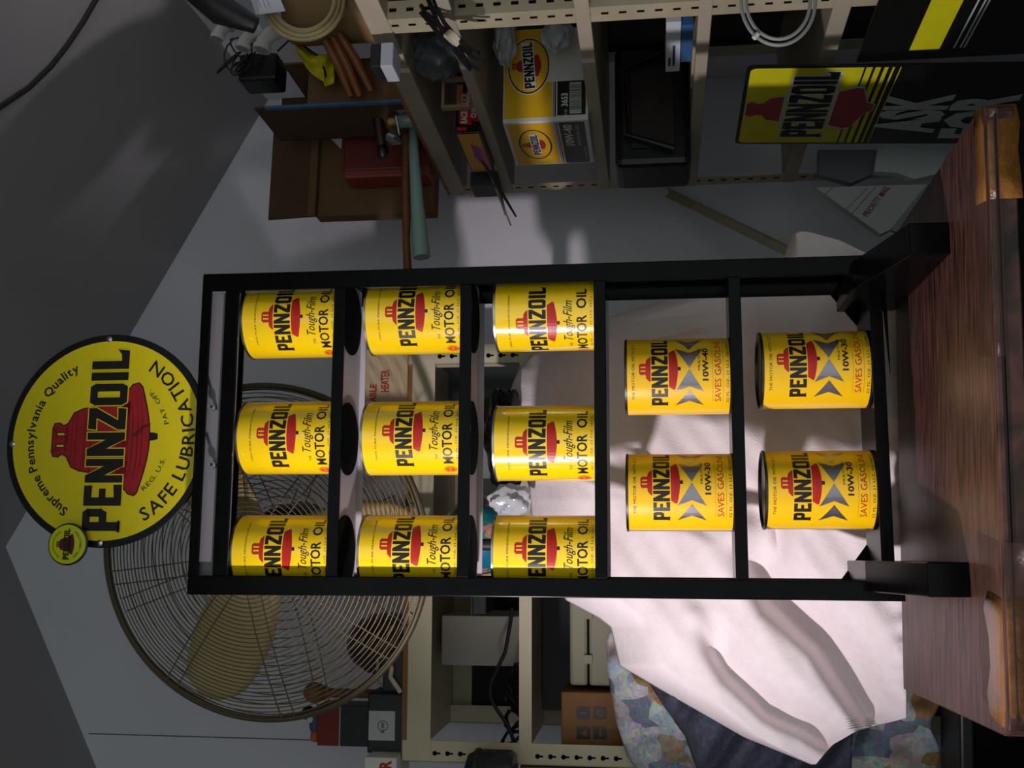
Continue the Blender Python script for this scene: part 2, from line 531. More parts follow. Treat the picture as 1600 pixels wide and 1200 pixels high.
for i, z in enumerate(ZR):
    zp = z - LIP                                   # can floor
    MB().box(PW, 0, z - RH, W - PW, .0025, z).build('shelf_rail', M_rack, rack, bevel=.0008)
    MB().box(.0031, .0045, zp - .0018, W - .0031, D - .0045, zp).build('shelf_plate', M_rack, rack)
    if i < 3:
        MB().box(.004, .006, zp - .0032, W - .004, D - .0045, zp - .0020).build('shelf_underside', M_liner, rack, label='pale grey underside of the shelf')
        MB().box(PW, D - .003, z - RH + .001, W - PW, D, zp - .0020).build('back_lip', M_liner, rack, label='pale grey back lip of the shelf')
        for cxx in (.051, .211, .380):
            MB().lathe([(.0505, zp - .0052), (.0505, zp - .0033)], (min(max(cxx, .0555), .381), .058, 0), 40).build('shaded_can_bottom', M_matte, rack)  # black discs stand in for the can bottoms in shade
    else:
        MB().box(PW, D - .003, z - RH, W - PW, D, zp - .002).build('back_lip', M_rack, rack)
zb = ZR[4] - LIP
for x0, sx in ((PW, 1), (W - PW, -1)):
    MB().prism([(x0, zb), (x0 + sx * .045, zb), (x0, zb + .034)], D - .006, D - .003, 'xz').build('gusset', M_rack, rack)
MB().prism([(W - PW, TZ + .034), (W - PW - .13, TZ + .034), (W - PW - .02, zb - .012), (W - PW, zb - .012)], .0045, .0075, 'xz').build('gusset', M_rack, rack)

# ------------------------------------------------------------------ cans
CR, CH = .0508, .1397
def bell_shapes(cw, ctop, cmid, uw, ubot, lw, ltop, lbot, clap):
    """liberty bell above and below the word: crown, upper bell, lower bell, clapper"""
    crown = []
    for sx in (-1, 1):
        crown += poly2d([(sx * cw * .5, cmid), (sx * cw * .52, ctop - (ctop - cmid) * .22), (sx * cw * .36, ctop), (sx * cw * .24, ctop), (sx * cw * .24, cmid)])
    crown += rect2d(-cw * .10, cw * .10, cmid, ctop - (ctop - cmid) * .1)
    crown += rect2d(-cw * .36, cw * .36, ctop - (ctop - cmid) * .22, ctop)
    upper = poly2d([(-uw * .5, ubot), (uw * .5, ubot), (uw * .47, ubot + (cmid - ubot) * .35), (uw * .36, cmid - (cmid - ubot) * .12), (uw * .22, cmid), (-uw * .22, cmid), (-uw * .36, cmid - (cmid - ubot) * .12), (-uw * .47, ubot + (cmid - ubot) * .35)])
    h = ltop - lbot
    low = [(-lw * .42, ltop), (-lw * .5, ltop - h * .55)]
    for k in range(9):
        t = k / 8
        low.append((-lw * .47 + lw * .94 * t, ltop - h * (.70 + .30 * math.sin(math.pi * t))))
    low += [(lw * .5, ltop - h * .55), (lw * .42, ltop)]
    lower = poly2d(low)
    cl = poly2d([(-cw * .16, lbot + h * .02), (-cw * .16, clap), (cw * .16, clap), (cw * .16, lbot + h * .02)])
    lines = []
    for k in (.35, .6):
        lines += poly2d([(-lw * .47, ltop - h * k), (-lw * .2, ltop - h * (k + .12)), (lw * .2, ltop - h * (k + .12)), (lw * .47, ltop - h * k), (lw * .2, ltop - h * (k + .15)), (-lw * .2, ltop - h * (k + .15))])
    return crown + upper, lower, cl, lines

def make_can(kind, grade=None):
    root = bpy.data.objects.new('oil_can', None); root.empty_display_size = .02
    COL.objects.link(root)
    R, H = CR, CH
    ym = M_can if kind == 'classic' else M_can2
    rimm = M_steel if kind == 'classic' else M_dksteel
    MB().lathe([(R, .0035), (R, H - .0035)], n=72).build('body', ym, root, True)
    rim = [(R - .001, H - .0040), (R + .0009, H - .0030), (R + .0009, H - .0005), (R, H), (R - .002, H), (R - .0026, H - .0035)]
    MB().lathe(rim, n=72).build('rim', rimm, root, True)
    MB().lathe([(R - .0026, H - .0035), (R - .010, H - .0030), (R - .012, H - .0040), (1e-6, H - .0040)], n=48).build('lid', rimm, root, True)
    MB().lathe([(1e-6, .002), (R - .003, .002), (R - .002, .0), (R + .0008, .0004), (R + .0008, .003), (R - .001, .0042)], n=72).build('base_rim', rimm, root, True)
    def pr(name, shapes, m, lift, label=None):
        return mkobj(name, wrap(shapes, R, lift).mesh(name), m, root, label=label)
    arc = math.radians(117) * R
    if kind == 'classic':
        bell, skirt, cl, lines = bell_shapes(.0145, .1085, .0985, .036, .0925, .058, .0665, .0530, .0495)
        pr('bell_crown', bell, M_red, .00015, 'red bell top above the black word')
        pr('bell_skirt', skirt, M_red, .00015, 'red bell bottom below the black word')
        pr('clapper', cl, M_ink, .00015)
        pr('bell_lines', lines, M_darkred, .00025)
        pr('wordmark', wordmark2d(-arc / 2, arc / 2, .0680, .0912), M_ink, .00020, 'heavy black lettering PENNZOIL')
        pr('slogan_lettering', text2d('100% PURE PENNSYLVANIA', -.040, .040, .1165, .1190), M_ink, .00015)
        t = text2d('THE', -.040, -.032, .0338, .0375, bold=.0)
        t += text2d('Tough-Film', -.026, .030, .0290, .0448, bold=.006, shear=.42)
        pr('script_lettering', t, M_ink, .00015)
        t = text2d('MOTOR', -.0475, .010, .0135, .0275, bold=.022)
        t += text2d('OIL', .0185, .0475, .0135, .0275, bold=.022)
        pr('product_lettering', t, M_ink, .00015)
        pr('volume_lettering', text2d('32 FL. OZ. (1 U.S. QT.)', -.040, .035, .0062, .0092), M_ink, .00015)
        st = disc2d(-.060, .0195, .0070, .0085, 24)
        pr('stamp', st, mat('orange_ink', '#d8441c', 0.45), .00015, 'orange red oval stamp')
        pr('stamp_ring', ring2d(-.060, .0195, .0058, .0070, .0006, 20) + text2d('SAE', -.064, -.056, .0180, .0215), ym, .00025)
    else:
        bell, skirt, cl, lines = bell_shapes(.0145, .1205, .1120, .034, .1055, .056, .0820, .0700, .0665)
        pr('bell_crown', bell, M_red, .00015, 'red bell top above the black word')
        pr('bell_skirt', skirt, M_red, .00015, 'red bell bottom below the black word')
        pr('clapper', cl, M_ink, .00015)
        pr('bell_lines', lines, M_darkred, .00025)
        pr('wordmark', wordmark2d(-arc / 2, arc / 2, .0832, .1045), M_ink, .00020, 'heavy black lettering PENNZOIL')
        pr('slogan_lettering', text2d('THE MOTOR OIL WITH Z-7', -.042, .040, .1262, .1300), M_ink, .00015)
        zc, hh, L = .0555, .0185, .0300
        ar = []
        for sx in (-1, 1):
            for k in (0, 1):
                tip = sx * (.0005 + k * .0275)
                if k == 0:
                    ar += [([(tip, zc), (tip + sx * L, zc + hh), (tip + sx * (L - .0075), zc), (tip + sx * L, zc - hh)], [(0, 1, 2), (0, 2, 3)])]
                else:
                    ar += [([(tip, zc), (tip + sx * L * .82, zc + hh), (tip + sx * (L * .82 - .008), zc), (tip + sx * L * .82, zc - hh)], [(0, 1, 2), (0, 2, 3)])]
        pr('arrow_pattern', ar, M_silver, .00015, 'silver arrowheads meeting point to point')
        pr('viscosity_lettering', text2d('MULTI-VIS', -.002, .030, .0415, .0445) + text2d(grade, -.016, .030, .0310, .0388, bold=.03), M_ink, .00025)
        t = text2d('SAVES GASOLINE', -.046, .048, .0150, .0232, bold=.004)
        t += rect2d(-.047, .049, .0256, .0259) + rect2d(-.047, .049, .0120, .0123)
        pr('claim_lettering', t, M_red, .00015, 'red lettering SAVES GASOLINE')
        pr('volume_lettering', text2d('32 FL. OZ. (1 U.S. QUART)', -.048, .046, .0040, .0082), M_ink, .00015)
    return root

proto = {'classic': make_can('classic'), '10W-30': make_can('multi', '10W-30'), '10W-40': make_can('multi', '10W-40')}
used = set()
rows = [
 (0, 'classic', ((.051, 5), (.213, 8), (.378, 9.5))),
 (1, 'classic', ((.051, 13), (.211, 12), (.380, 11))),
 (2, 'classic', ((.051, 8), (.203, 1.5), (.381, -13))),
 (3, 'multi', ((.136, 15), (.291, 12))),
 (4, 'multi', ((.139, 10), (.297, 17))),
]
rn = ['top', 'second', 'third', 'fourth', 'bottom']
for r, kind, cans in rows:
    for k, (lx, ang) in enumerate(cans):
        key = 'classic' if kind == 'classic' else ('10W-40' if (r, k) == (3, 1) else '10W-30')
        o = proto[key] if key not in used else copy_thing(proto[key])
        used.add(key)
        lx = min(max(lx, .003 + CR + .0012), W - .003 - CR - .0012)
        p = RK.w((lx, .058, ZR[r] - LIP + .0003))
        o.location = p
        o.rotation_euler = (0, 0, math.atan2(-p.x, p.y) + math.radians(ang))
        if kind == 'classic':
            where = ('leftmost', 'middle', 'rightmost')[k]
            lab = f'yellow motor oil can with script lettering, {where} of three on the {rn[r]} rack shelf'
        else:
            where = ('left', 'right')[k]
            extra = ', marked 10W-40' if key == '10W-40' else ''
            lab = f'yellow can with silver arrows{extra}, {where} one on the {rn[r]} rack shelf'
        tag(o, lab, 'can', 'oil cans on the black rack')

# ------------------------------------------------------------------ round sign on top of the rack
SR = .1524
sgc = (.212, .050, ZTOP + SR + .0005)
sign = thing('round_sign', 'round yellow enamel sign with red bell and black border on top of the rack', 'sign', RK, (sgc[0], sgc[1], ZTOP))
def disc_body(mb, c, R, t, n=96):
    return mb.lathe([(1e-6, -t / 2), (R - .001, -t / 2), (R, -t / 4), (R, t / 4), (R - .001, t / 2), (1e-6, t / 2)], c, n, 'y')
disc_body(MB(), sgc, SR, .004).build('sign_plate', mat('sign_black_border', '#0c0c0e', 0.3), sign, True, label='black rimmed steel disc')
def sg(name, shapes, m, lift, label=None):
    sh = [([(p[0] * SR, p[1] * SR) for p in vs], fs) for vs, fs in shapes]
    return flat(sh, (sgc[0], sgc[1] - .002, sgc[2]), (1, 0, 0), (0, 0, 1), lift, (0, -1, 0)).build(name, m, sign, label=label)
sg('sign_face', disc2d(0, 0, .935, .935, 96), M_sign, .0002)
def sign_bell(k=1.0):
    crown = []
    for sx in (-1, 1):
        crown += poly2d([(sx * .155, .385), (sx * .14, .41), (sx * .13, .44), (sx * .155, .47), (sx * .15, .52), (sx * .11, .535), (sx * .075, .52), (sx * .075, .385)])
    crown += rect2d(-.035, .035, .385, .50) + rect2d(-.11, .11, .50, .535) + rect2d(-.12, .12, .385, .41)
    up = poly2d([(-.30, .15), (.30, .15), (.285, .25), (.25, .33), (.17, .375), (.08, .392), (-.08, .392), (-.17, .375), (-.25, .33), (-.285, .25)])
    mid = poly2d([(-.36, -.22), (.36, -.22), (.30, .16), (-.30, .16)])
    low = [(-.34, -.10), (-.50, -.245), (-.515, -.30)]
    for j in range(11):
        t = j / 10
        low.append((-.49 + .98 * t, -.325 - .095 * math.sin(math.pi * t)))
    low += [(.525, -.29), (.51, -.235), (.34, -.10)]
    return crown, up, mid, poly2d(low)
cr_, up_, mid_, low_ = sign_bell()
grow = lambda sh, d: [(convex_off(vs, d), fs) for vs, fs in sh]
sg('bell_outline', grow(up_, .012) + grow(low_, .012) + grow(cr_, .010), M_ink, .0004)
sg('bell_emblem', cr_ + up_ + mid_ + low_, mat('sign_red', '#a3141c', 0.4, var=0.18, scale=60), .0006, 'red liberty bell behind the black word')
ln = []
for yy in (.34, .30, .215):
    ln += rect2d(-.25, .25, yy, yy + .006)
for yy, w in ((-.25, .45), (-.30, .47), (-.345, .40)):
    ln += [([(-w, yy + .03), (-w * .4, yy - .01), (w * .4, yy - .01), (w, yy + .03), (w * .4, yy), (-w * .4, yy)], [(0, 1, 5), (1, 2, 4, 5), (2, 3, 4)])]
ln += poly2d([(.13, -.43), (.10, -.36), (.06, -.33), (.02, -.26), (.045, -.255), (.085, -.315), (.125, -.345), (.15, -.425)])
sg('bell_lines', ln, M_darkred, .0008)
sg('clapper', poly2d([(-.015, -.42), (-.01, -.47), (.0, -.505), (.05, -.505), (.06, -.47), (.065, -.42)]), M_ink, .0005)
sg('word_outline', wordmark2d(-.845, .845, -.185, .185, .010), M_sign, .0010)
sg('wordmark', wordmark2d(-.845, .845, -.185, .185), M_ink, .0012, 'heavy black lettering PENNZOIL')
sg('arc_lettering', arc_text('Supreme Pennsylvania Quality', .765, math.radians(89), math.radians(128), .085, True, bold=.02), M_ink, .0006, 'black lettering Supreme Pennsylvania Quality')
sg('arc_lettering', arc_text('SAFE LUBRICATION', .800, math.radians(269), math.radians(122), .125, False, bold=.012), M_ink, .0006, 'black lettering SAFE LUBRICATION')
sg('small_lettering', arc_text('REG. U.S.', .60, math.radians(236), math.radians(34), .045, False) + arc_text('PAT. OFF.', .60, math.radians(301), math.radians(36), .045, False), M_ink, .0006)
for a in (2, 90, 180):
    c = (sgc[0] + .955 * SR * math.cos(math.radians(a)), sgc[1] - .002, sgc[2] + .955 * SR * math.sin(math.radians(a)))
    if a == 90: c = (sgc[0] - .005, c[1], sgc[2] + .935 * SR)
    MB().lathe([(.0048, 0), (.0044, -.0014), (.002, -.0024), (1e-6, -.0026)], c, 16, 'y').build('screw', M_steel, sign, True, label='bright round screw')
for xx in (-.05, .03):
    MB().box(sgc[0] + xx - .006, sgc[1] + .002, ZTOP - .0, sgc[0] + xx + .006, sgc[1] + .005, ZTOP + .06).build('bracket', M_rack, sign)

# small pin badge clipped on the sign edge
bd = (.0645, .0405, CZ + .8145)
badge = thing('button_badge', 'small round yellow button badge on the edge of the round sign', 'badge', RK, bd)
BRr = .0292
MB().lathe([(1e-6, .0), (BRr - .002, .0), (BRr, -.002), (BRr, -.004), (BRr - .002, -.0055), (BRr * .5, -.0068), (1e-6, -.0072)], bd, 56, 'y').build('badge_shell', mat('badge_rim', '#1f2210', 0.25), badge, True)
MB().lathe([(BRr - .0022, -.0057), (BRr * .5, -.0072), (1e-6, -.0076)], bd, 56, 'y').build('badge_face', mat('badge_yellow', '#d9dc10', 0.3), badge, True)
def bg(name, shapes, m, lift):
    sh = [([(p[0] * BRr, p[1] * BRr) for p in vs], fs) for vs, fs in shapes]
    return flat(sh, (bd[0], bd[1] - .0076, bd[2]), (1, 0, 0), (0, 0, 1), lift, (0, -1, 0)).build(name, m, badge)
bg('bell_emblem', [([(p[0] * .95, p[1] * .95) for p in vs], fs) for vs, fs in cr_ + up_ + mid_ + low_], M_darkred, .0003)
bg('wordmark', wordmark2d(-.72, .72, -.15, .15), M_ink, .0006)
bg('arc_lettering', arc_text('Supreme Pennsylvania Quality', .70, math.radians(90), math.radians(125), .08, True) + arc_text('SAFE LUBRICATION', .70, math.radians(270), math.radians(120), .10, False), M_ink, .0002)


def pixbox(fr, off, v0, v1, r, l, depth, zbot=None, ztop=None):
    """box whose camera-side face (plane y = off) fills photograph rows v0..v1 and columns r..l"""
    vm, ym = (v0 + v1) / 2, (r + l) / 2
    x0 = fr.hit(vm, l, 'y', off).x; x1 = fr.hit(vm, r, 'y', off).x
    z1 = fr.hit(v0, ym, 'y', off).z if ztop is None else ztop
    z0 = fr.hit(v1, ym, 'y', off).z if zbot is None else zbot
    return (x0, off, z0, x1, off + depth, z1)

def base_of(b):
    return ((b[0] + b[3]) / 2, (b[1] + b[4]) / 2, b[2])

def ilerp(pts, x):
    if x <= pts[0][0]: return pts[0][1]
    for (a, b), (c, d) in zip(pts, pts[1:]):
        if x <= c: return b + (d - b) * (x - a) / (c - a)
    return pts[-1][1]

def seg_dist(p, a, b):
    p, a, b = Vector(p), Vector(a), Vector(b); d = b - a
    t = max(0, min(1, (p - a).dot(d) / d.dot(d))); q = a + d * t
    sd = (p.x - a.x) * d.y - (p.y - a.y) * d.x
    return (p - q).length, sd / d.length          # distance, signed distance from the line

# ------------------------------------------------------------------ white sheet behind the cabinet
SH_TOP = [(6, 1268), (49, 1162), (109, 1057), (124, 1031), (161, 968), (221, 954), (236, 935), (263, 884), (330, 850), (395, 830), (444, 826), (500, 803), (570, 794), (600, 801), (622, 811), (646, 832), (704, 954), (728, 1037), (780, 1150), (800, 1226), (834, 1238), (838, 1250)]
SH_BOT = [(6, 1275), (36, 1300), (60, 1342), (78, 1416), (740, 1416), (790, 1385), (825, 1310), (838, 1262)]
FOLDS = [  # photograph polylines of the creases, depth, half width
 ([(1150, 830), (1172, 872), (1211, 937), (1285, 1005), (1345, 1100), (1395, 1180)], .080, 25),
 ([(1085, 960), (1140, 1050), (1200, 1108), (1262, 1138), (1330, 1185)], .050, 19),
 ([(956, 680), (1006, 706), (1060, 760)], .018, 9),
 ([(1000, 790), (1085, 820), (1135, 850)], .016, 14),
 ([(1190, 700), (1206, 790), (1222, 870), (1240, 900)], .020, 10),
 ([(1180, 480), (1215, 560), (1262, 650)], .026, 14),
 ([(1270, 480), (1320, 560), (1335, 640)], .028, 16),
 ([(955, 512), (1040, 494), (1140, 484)], .010, 6),
 ([(955, 540), (1050, 520), (1140, 500)], -.012, 10),
 ([(860, 560), (880, 620), (905, 670)], .020, 10),
]
def sheet_pt(s, t):
    u = 6 + s * 832
    a, b = ilerp(SH_TOP, u), ilerp(SH_BOT, u)
    v = a + (b - a) * t
    Y = 1.562 + .075 * max(0, min(1, (u - 420) / 380)) + .13 * (max(0, 1412 - v) / 600) ** 1.2
    Y += .07 * max(0, 1 - t / .16) ** 2
    for pl, amp, sg_ in FOLDS:
        dm, sd = 1e9, 1
        for p, q in zip(pl, pl[1:]):
            d, k = seg_dist((v, 1200 - u), p, q)
            if d < dm: dm, sd = d, k
        w = sg_ * (1.35 + .55 * max(-1, min(1, sd / max(dm, 1e-6))))
        e0 = math.hypot(v - pl[0][0], 1200 - u - pl[0][1]); e1 = math.hypot(v - pl[-1][0], 1200 - u - pl[-1][1])
        f0, f1 = min(1, e0 / 80), min(1, e1 / 80); fd = f0 * f0 * (3 - 2 * f0) * f1 * f1 * (3 - 2 * f1)
        Y += amp * fd * math.exp(-(dm / w) ** 2)
    Y += .004 * math.sin(v * .021 + u * .034) + .003 * math.sin(v * .05 - u * .023 + 1) + .0012 * math.sin(v * .13 + u * .09)
    if v > 1385 and u > 100: Y += .004 * math.sin(u * .16) * (v - 1385) / 30
    Y = max(Y, 1.556)
    return WD.hit(v, 1200 - u, 'y', Y)
M_sheet = mat('white_cotton', '#e9dfe1', 0.95, var=0.03, scale=60, bump=0.25, bscale=420)
sheet = single('bed_sheet', MB().grid(sheet_pt, 240, 130), M_sheet, 'crumpled white cotton sheet draped behind the can rack', 'sheet', WD, (-.1, 1.6, TZ), smooth=True, solid=.0015)

# quilt and denim under the sheet
def quilt_material():
    m = bpy.data.materials.new('patchwork'); m.use_nodes = True
    nt = m.node_tree; b = nt.nodes['Principled BSDF']; b.inputs['Roughness'].default_value = 0.95
    tc = nt.nodes.new('ShaderNodeTexCoord')
    vo = nt.nodes.new('ShaderNodeTexVoronoi'); vo.inputs['Scale'].default_value = 26; vo.inputs['Randomness'].default_value = 0.9
    nt.links.new(tc.outputs['Object'], vo.inputs['Vector'])
    r = nt.nodes.new('ShaderNodeValToRGB'); r.color_ramp.interpolation = 'CONSTANT'
    sep = nt.nodes.new('ShaderNodeSeparateColor')
    nt.links.new(vo.outputs['Color'], sep.inputs[0]); nt.links.new(sep.outputs[0], r.inputs[0])
    cols = ['#d3d8dc', '#c49a64', '#c6d3d8', '#8a93a6', '#d8c8c8', '#b8c6b8', '#d0d3d2', '#b8a890', '#c2cfd4', '#8ea3b2']
    while len(r.color_ramp.elements) < len(cols): r.color_ramp.elements.new(0.5)
    for i, c in enumerate(cols):
        r.color_ramp.elements[i].position = i / len(cols); r.color_ramp.elements[i].color = (*hexc(c), 1)
    n = nt.nodes.new('ShaderNodeTexVoronoi'); n.inputs['Scale'].default_value = 170
    nt.links.new(tc.outputs['Object'], n.inputs['Vector'])
    mx = nt.nodes.new('ShaderNodeMix'); mx.data_type = 'RGBA'; mx.blend_type = 'MULTIPLY'; mx.inputs[0].default_value = .45
    nt.links.new(r.outputs[0], mx.inputs[6]); nt.links.new(n.outputs['Color'], mx.inputs[7]); nt.links.new(mx.outputs[2], b.inputs['Base Color'])
    bp = nt.nodes.new('ShaderNodeBump'); bp.inputs['Strength'].default_value = .5; bp.inputs['Distance'].default_value = .004
    nt.links.new(vo.outputs['Distance'], bp.inputs['Height']); nt.links.new(bp.outputs[0], b.inputs['Normal'])
    return m
Q_TOP = [(-25, 1012), (0, 996), (19, 982), (70, 965), (124, 955), (165, 950), (199, 948), (215, 954)]
def quilt_pt(s, t):
    u = -25 + s * 240; a = ilerp(Q_TOP, u); v = a + (1462 + 8 * math.sin(u * .07) - a) * t
    t2 = (v - a) / 640
    Y = 1.80 - .05 * max(0, min(1, (t2 - .35) / .3)) + .03 * max(0, 1 - t2 / .08) ** 2
    Y += .012 * math.sin((u * .06 + v * .035)) + .006 * math.sin(u * .11 - v * .06)
    return WD.hit(v, 1200 - u, 'y', max(Y, 1.68))
single('quilt', MB().grid(quilt_pt, 50, 90), quilt_material(), 'faded patchwork quilt heaped beside the white sheet', 'quilt', WD, (-.55, 1.66, TZ - .1), smooth=True, solid=.006)
D_TOP = [(-20, 1098), (4, 1088), (50, 1072), (95, 1040), (139, 1012), (150, 1010)]
def denim_pt(s, t):
    u = -20 + s * 175; a = ilerp(D_TOP, u); v = a + (1330 - a) * t
    Y = 1.735 - .025 * min(1, t / .4) + .04 * max(0, 1 - t / .10) ** 2
    Y += .020 * math.sin(v * .075 - u * .045) + .009 * math.sin(v * .12 - u * .08)
    return WD.hit(v, 1200 - u, 'y', Y)
single('denim_jacket', MB().grid(denim_pt, 40, 50), mat('dark_denim', '#474a5c', 0.95, var=0.25, scale=120, bump=0.5, bscale=160), 'dark blue denim garment lying on the patchwork quilt', 'garment', WD, (-.55, 1.62, TZ), smooth=True, solid=.004)

tote = thing('dark_filler_tote', 'black box added to fill the dark area under the patchwork quilt', 'tote', WD, (-.64, 1.70, 0))  # made-up box, added to keep the area below the quilt dark
tz_ = CZ - .43
MB().prism([(-.84, 1.64), (-.45, 1.64), (-.45, 1.74), (-.84, 1.74)], 0, tz_ - .02, 'xy').build('tub', M_matte, tote, bevel=.006)
MB().prism([(-.85, 1.63), (-.44, 1.63), (-.44, 1.745), (-.85, 1.745)], tz_ - .02, tz_, 'xy').build('lid', M_black, tote, bevel=.004)

# ------------------------------------------------------------------ pedestal fan behind the rack
fc = Vector((-.2695, 1.70, CZ + .637))
fan = thing('pedestal_fan', 'large round pedestal fan with wire guard behind the rack', 'fan', WD, (fc.x, fc.y + .12, 0))
M_wire = mat('brass_coloured_wire', '#75694f', 0.5, 0.25)
M_blade = mat('tan_fan_blade', '#c2ae7c', 0.45)
FR_ = .272
def ring_pts(r, y, n=72):
    return [(fc.x + r * math.cos(2 * math.pi * i / n), y, fc.z + r * math.sin(2 * math.pi * i / n)) for i in range(n)]
def dome(r, front=True):
    k = (r / FR_) ** 2
    return fc.y + (-.075 + .062 * k if front else .085 - .072 * k)
for front in (True, False):
    g = MB()
    for a in range(8):
        for off in (-.011, .011):
            an = math.radians(a * 45 + 9 + (11 if not front else 0))
            pts = []
            for r in (.045, .12, .19, .24, .268):
                pts.append((fc.x + r * math.cos(an) - off * math.sin(an), dome(r, front) + .0015, fc.z + r * math.sin(an) + off * math.cos(an)))
            g.tube(pts, .0012, 5)
    guard = g.build('guard', M_wire, fan, True)
    nr = 31 if front else 16
    for i in range(nr):
        r = .055 + (FR_ - .058) * i / (nr - 1)
        MB().tube(ring_pts(r, dome(r, front), 64), .00095, 5, True).build('guard_ring', M_wire, guard, True, base=BASES[fan])
hub = MB().lathe([(1e-6, -.080), (.035, -.079), (.046, -.074), (.046, -.070), (1e-6, -.070)], fc, 32, 'y')
hub.build('badge_plate', M_wire, fan, True)
MB().tube(ring_pts(FR_, fc.y, 96), .006, 10, True).build('guard_rim', mat('dull_rim', '#5d5440', 0.5, 0.4), fan, True)
MB().lathe([(1e-6, -.035), (.045, -.032), (.05, .0), (.045, .03), (1e-6, .03)], fc, 28, 'y').build('hub', M_blade, fan, True)
for a in (158, 278, 38):
    an = math.radians(a)
    def bp_(s, t):
        r = .035 + .225 * s
        w = .026 + .034 * math.sin(math.pi * min(1, s * .75 + .12))
        if s > .8: w *= math.sqrt(max(0.02, 1 - ((s - .8) / .2) ** 2)) * .75 + .25
        q = (t - .5) * 2 * w
        return (fc.x + r * math.cos(an) - q * math.sin(an), fc.y - .0 + q * .34 + .004, fc.z + r * math.sin(an) + q * math.cos(an))
    MB().grid(bp_, 14, 8).build('blade', M_blade, fan, True, solid=.002, label='broad tan blade')
MB().lathe([(.03, .088), (.062, .090), (.066, .11), (.062, .20), (.04, .225), (1e-6, .228)], fc, 28, 'y').build('motor', M_dark, fan, True)
MB().tube([(fc.x, fc.y + .098, .03), (fc.x, fc.y + .098, fc.z)], .010, 14).build('pole', M_dark, fan, True)
MB().lathe([(.15, 0), (.15, .012), (.06, .03), (.02, .04)], (fc.x, fc.y + .098, 0), 40).build('base', M_dark, fan, True)

# ------------------------------------------------------------------ shelving on the left, behind
lu = thing('steel_shelving', 'cream steel shelving standing behind the fan and the rack', 'shelving', LU, (.35, .2, 0))
LT, LTH = CZ + .439, .042
for x0 in (-.011, .690):
    for y0 in (0, .40):
        b = MB().box(x0, y0, 0, x0 + .036, y0 + .002, LT + .008)
        b.box(x0, y0, 0, x0 + .002, y0 + .036, LT + .008)
        post = b.build('post', M_beige2, lu)
        if y0 == 0:
            z = LT - .005
            me = None
            while z > CZ + .06:
                mb = MB().lathe([(.0042, -.0004), (.0042, .0)], (x0 + .015, 0, z), 12, 'y')
                mb.box(x0 + .0135, -.0004, z - .010, x0 + .0165, 0, z)
                mb.build('keyhole', M_matte, post, base=BASES[lu])
                z -= .0225
for z1, h in ((LT, LTH), (CZ + .241, .022), (CZ + .043, .022)):
    sm = MB().box(-.009, -.0015, z1 - h, .724, .0, z1).box(-.009, .0, z1 - .0015, .724, .43, z1)
    sm.box(-.009, .4285, z1 - h, .724, .43, z1 - .0015)
    sm.build('shelf', M_beige2, lu)
MB().box(-.008, .4315, .10, .46, .4345, LT - .002).build('shade_back_panel', mat('shade_grey_back', '#232023', 0.8), lu, label='dark panel added to darken the shelving interior')  # added dark sheet, makes the shelf interior read as shaded
M_plank = mat('plank_wood', '#8a5a2c', 0.6, var=0.2, scale=8, stretch=(1, 8, 8))
single('plywood_sheet', MB().box(.0, .004, LT, .72, .42, LT + .011), M_plank, 'reddish plywood sheet lying along the top of the cream shelving', 'board', LU, (.36, .2, LT), bevel=.001)
ZL = LT + .011

# heater carton
b = pixbox(LU, .03, 568, 640, 545, 700, .22, zbot=ZL)
hb = thing('heater_box', 'cream carton with red HEATER lettering on the shelving behind the upper cans', 'box', LU, base_of(b))
MB().box(*b).build('carton', mat('cream_card', '#cdb892', 0.8, var=.05, scale=12), hb, bevel=.002)
h0 = LU.hit(580, 640, 'y', .03); h1 = LU.hit(592, 575, 'y', .03); h2 = LU.hit(597, 635, 'y', .03); h3 = LU.hit(608, 572, 'y', .03)
M_redink = mat('faded_red_print', '#b03a30', 0.7)
zz = b[5]
def fl(sh, x, y, z): return flat(sh, (x, y, z), (1, 0, 0), (0, 0, 1), .0004, (0, -1, 0))
hx = LU.hit(600, 606, 'y', .03).x
pxs = 1.93 / 1690
fl(text2d('PORTABLE', -.064, .007, .0, .014, bold=.03), hx, .03, LU.hit(589, 600, 'y', .03).z).build('lettering', M_redink, hb)
fl(text2d('HEATER', -.008, .034, .0, .016, bold=.03), hx - .0, .03, LU.hit(608, 600, 'y', .03).z).build('lettering', M_redink, hb)

# speaker box with white label
b = pixbox(LU, .02, 574, 636, 1083, 1178, .09, zbot=ZL)
sp = thing('black_box', 'black box with a white label on the left end of the cream shelving', 'box', LU, base_of(b))
MB().box(*b).build('body', M_black, sp, bevel=.003)
lb = pixbox(LU, .0195, 576, 617, 1111, 1157, .0004)
MB().box(*lb).build('paper_label', mat('grey_paper', '#b9bcbf', 0.7), sp, label='square white paper label')
c = ((lb[0] + lb[3]) / 2, .0194, (lb[2] + lb[5]) / 2 - .002)
fl(ring2d(0, 0, .009, .0095, .0012, 24) + text2d('R.W', -.012, .006, -.003, .003, bold=.03), *c).build('label_print', M_ink, sp)
# red and black carton behind it
b = pixbox(LU, .125, 496, 574, 1102, 1166, .06, zbot=ZL)
rb = thing('tall_carton', 'tall carton, dark red above and black below, behind the black box', 'box', LU, base_of(b))
zc_ = LU.hit(531, 1130, 'y', .125).z
MB().box(b[0], b[1], zc_, b[3], b[4], b[5]).build('upper_panel', mat('dark_red_card', '#7d1c1c', 0.6), rb, bevel=.001, label='dark red upper half')
MB().box(b[0], b[1], b[2], b[3], b[4], zc_).build('lower_panel', M_black, rb, bevel=.001)
MB().box(b[0], b[1] - .0004, zc_ - .001, b[3], b[1], zc_ + .001).build('gold_line', M_beige2, rb)
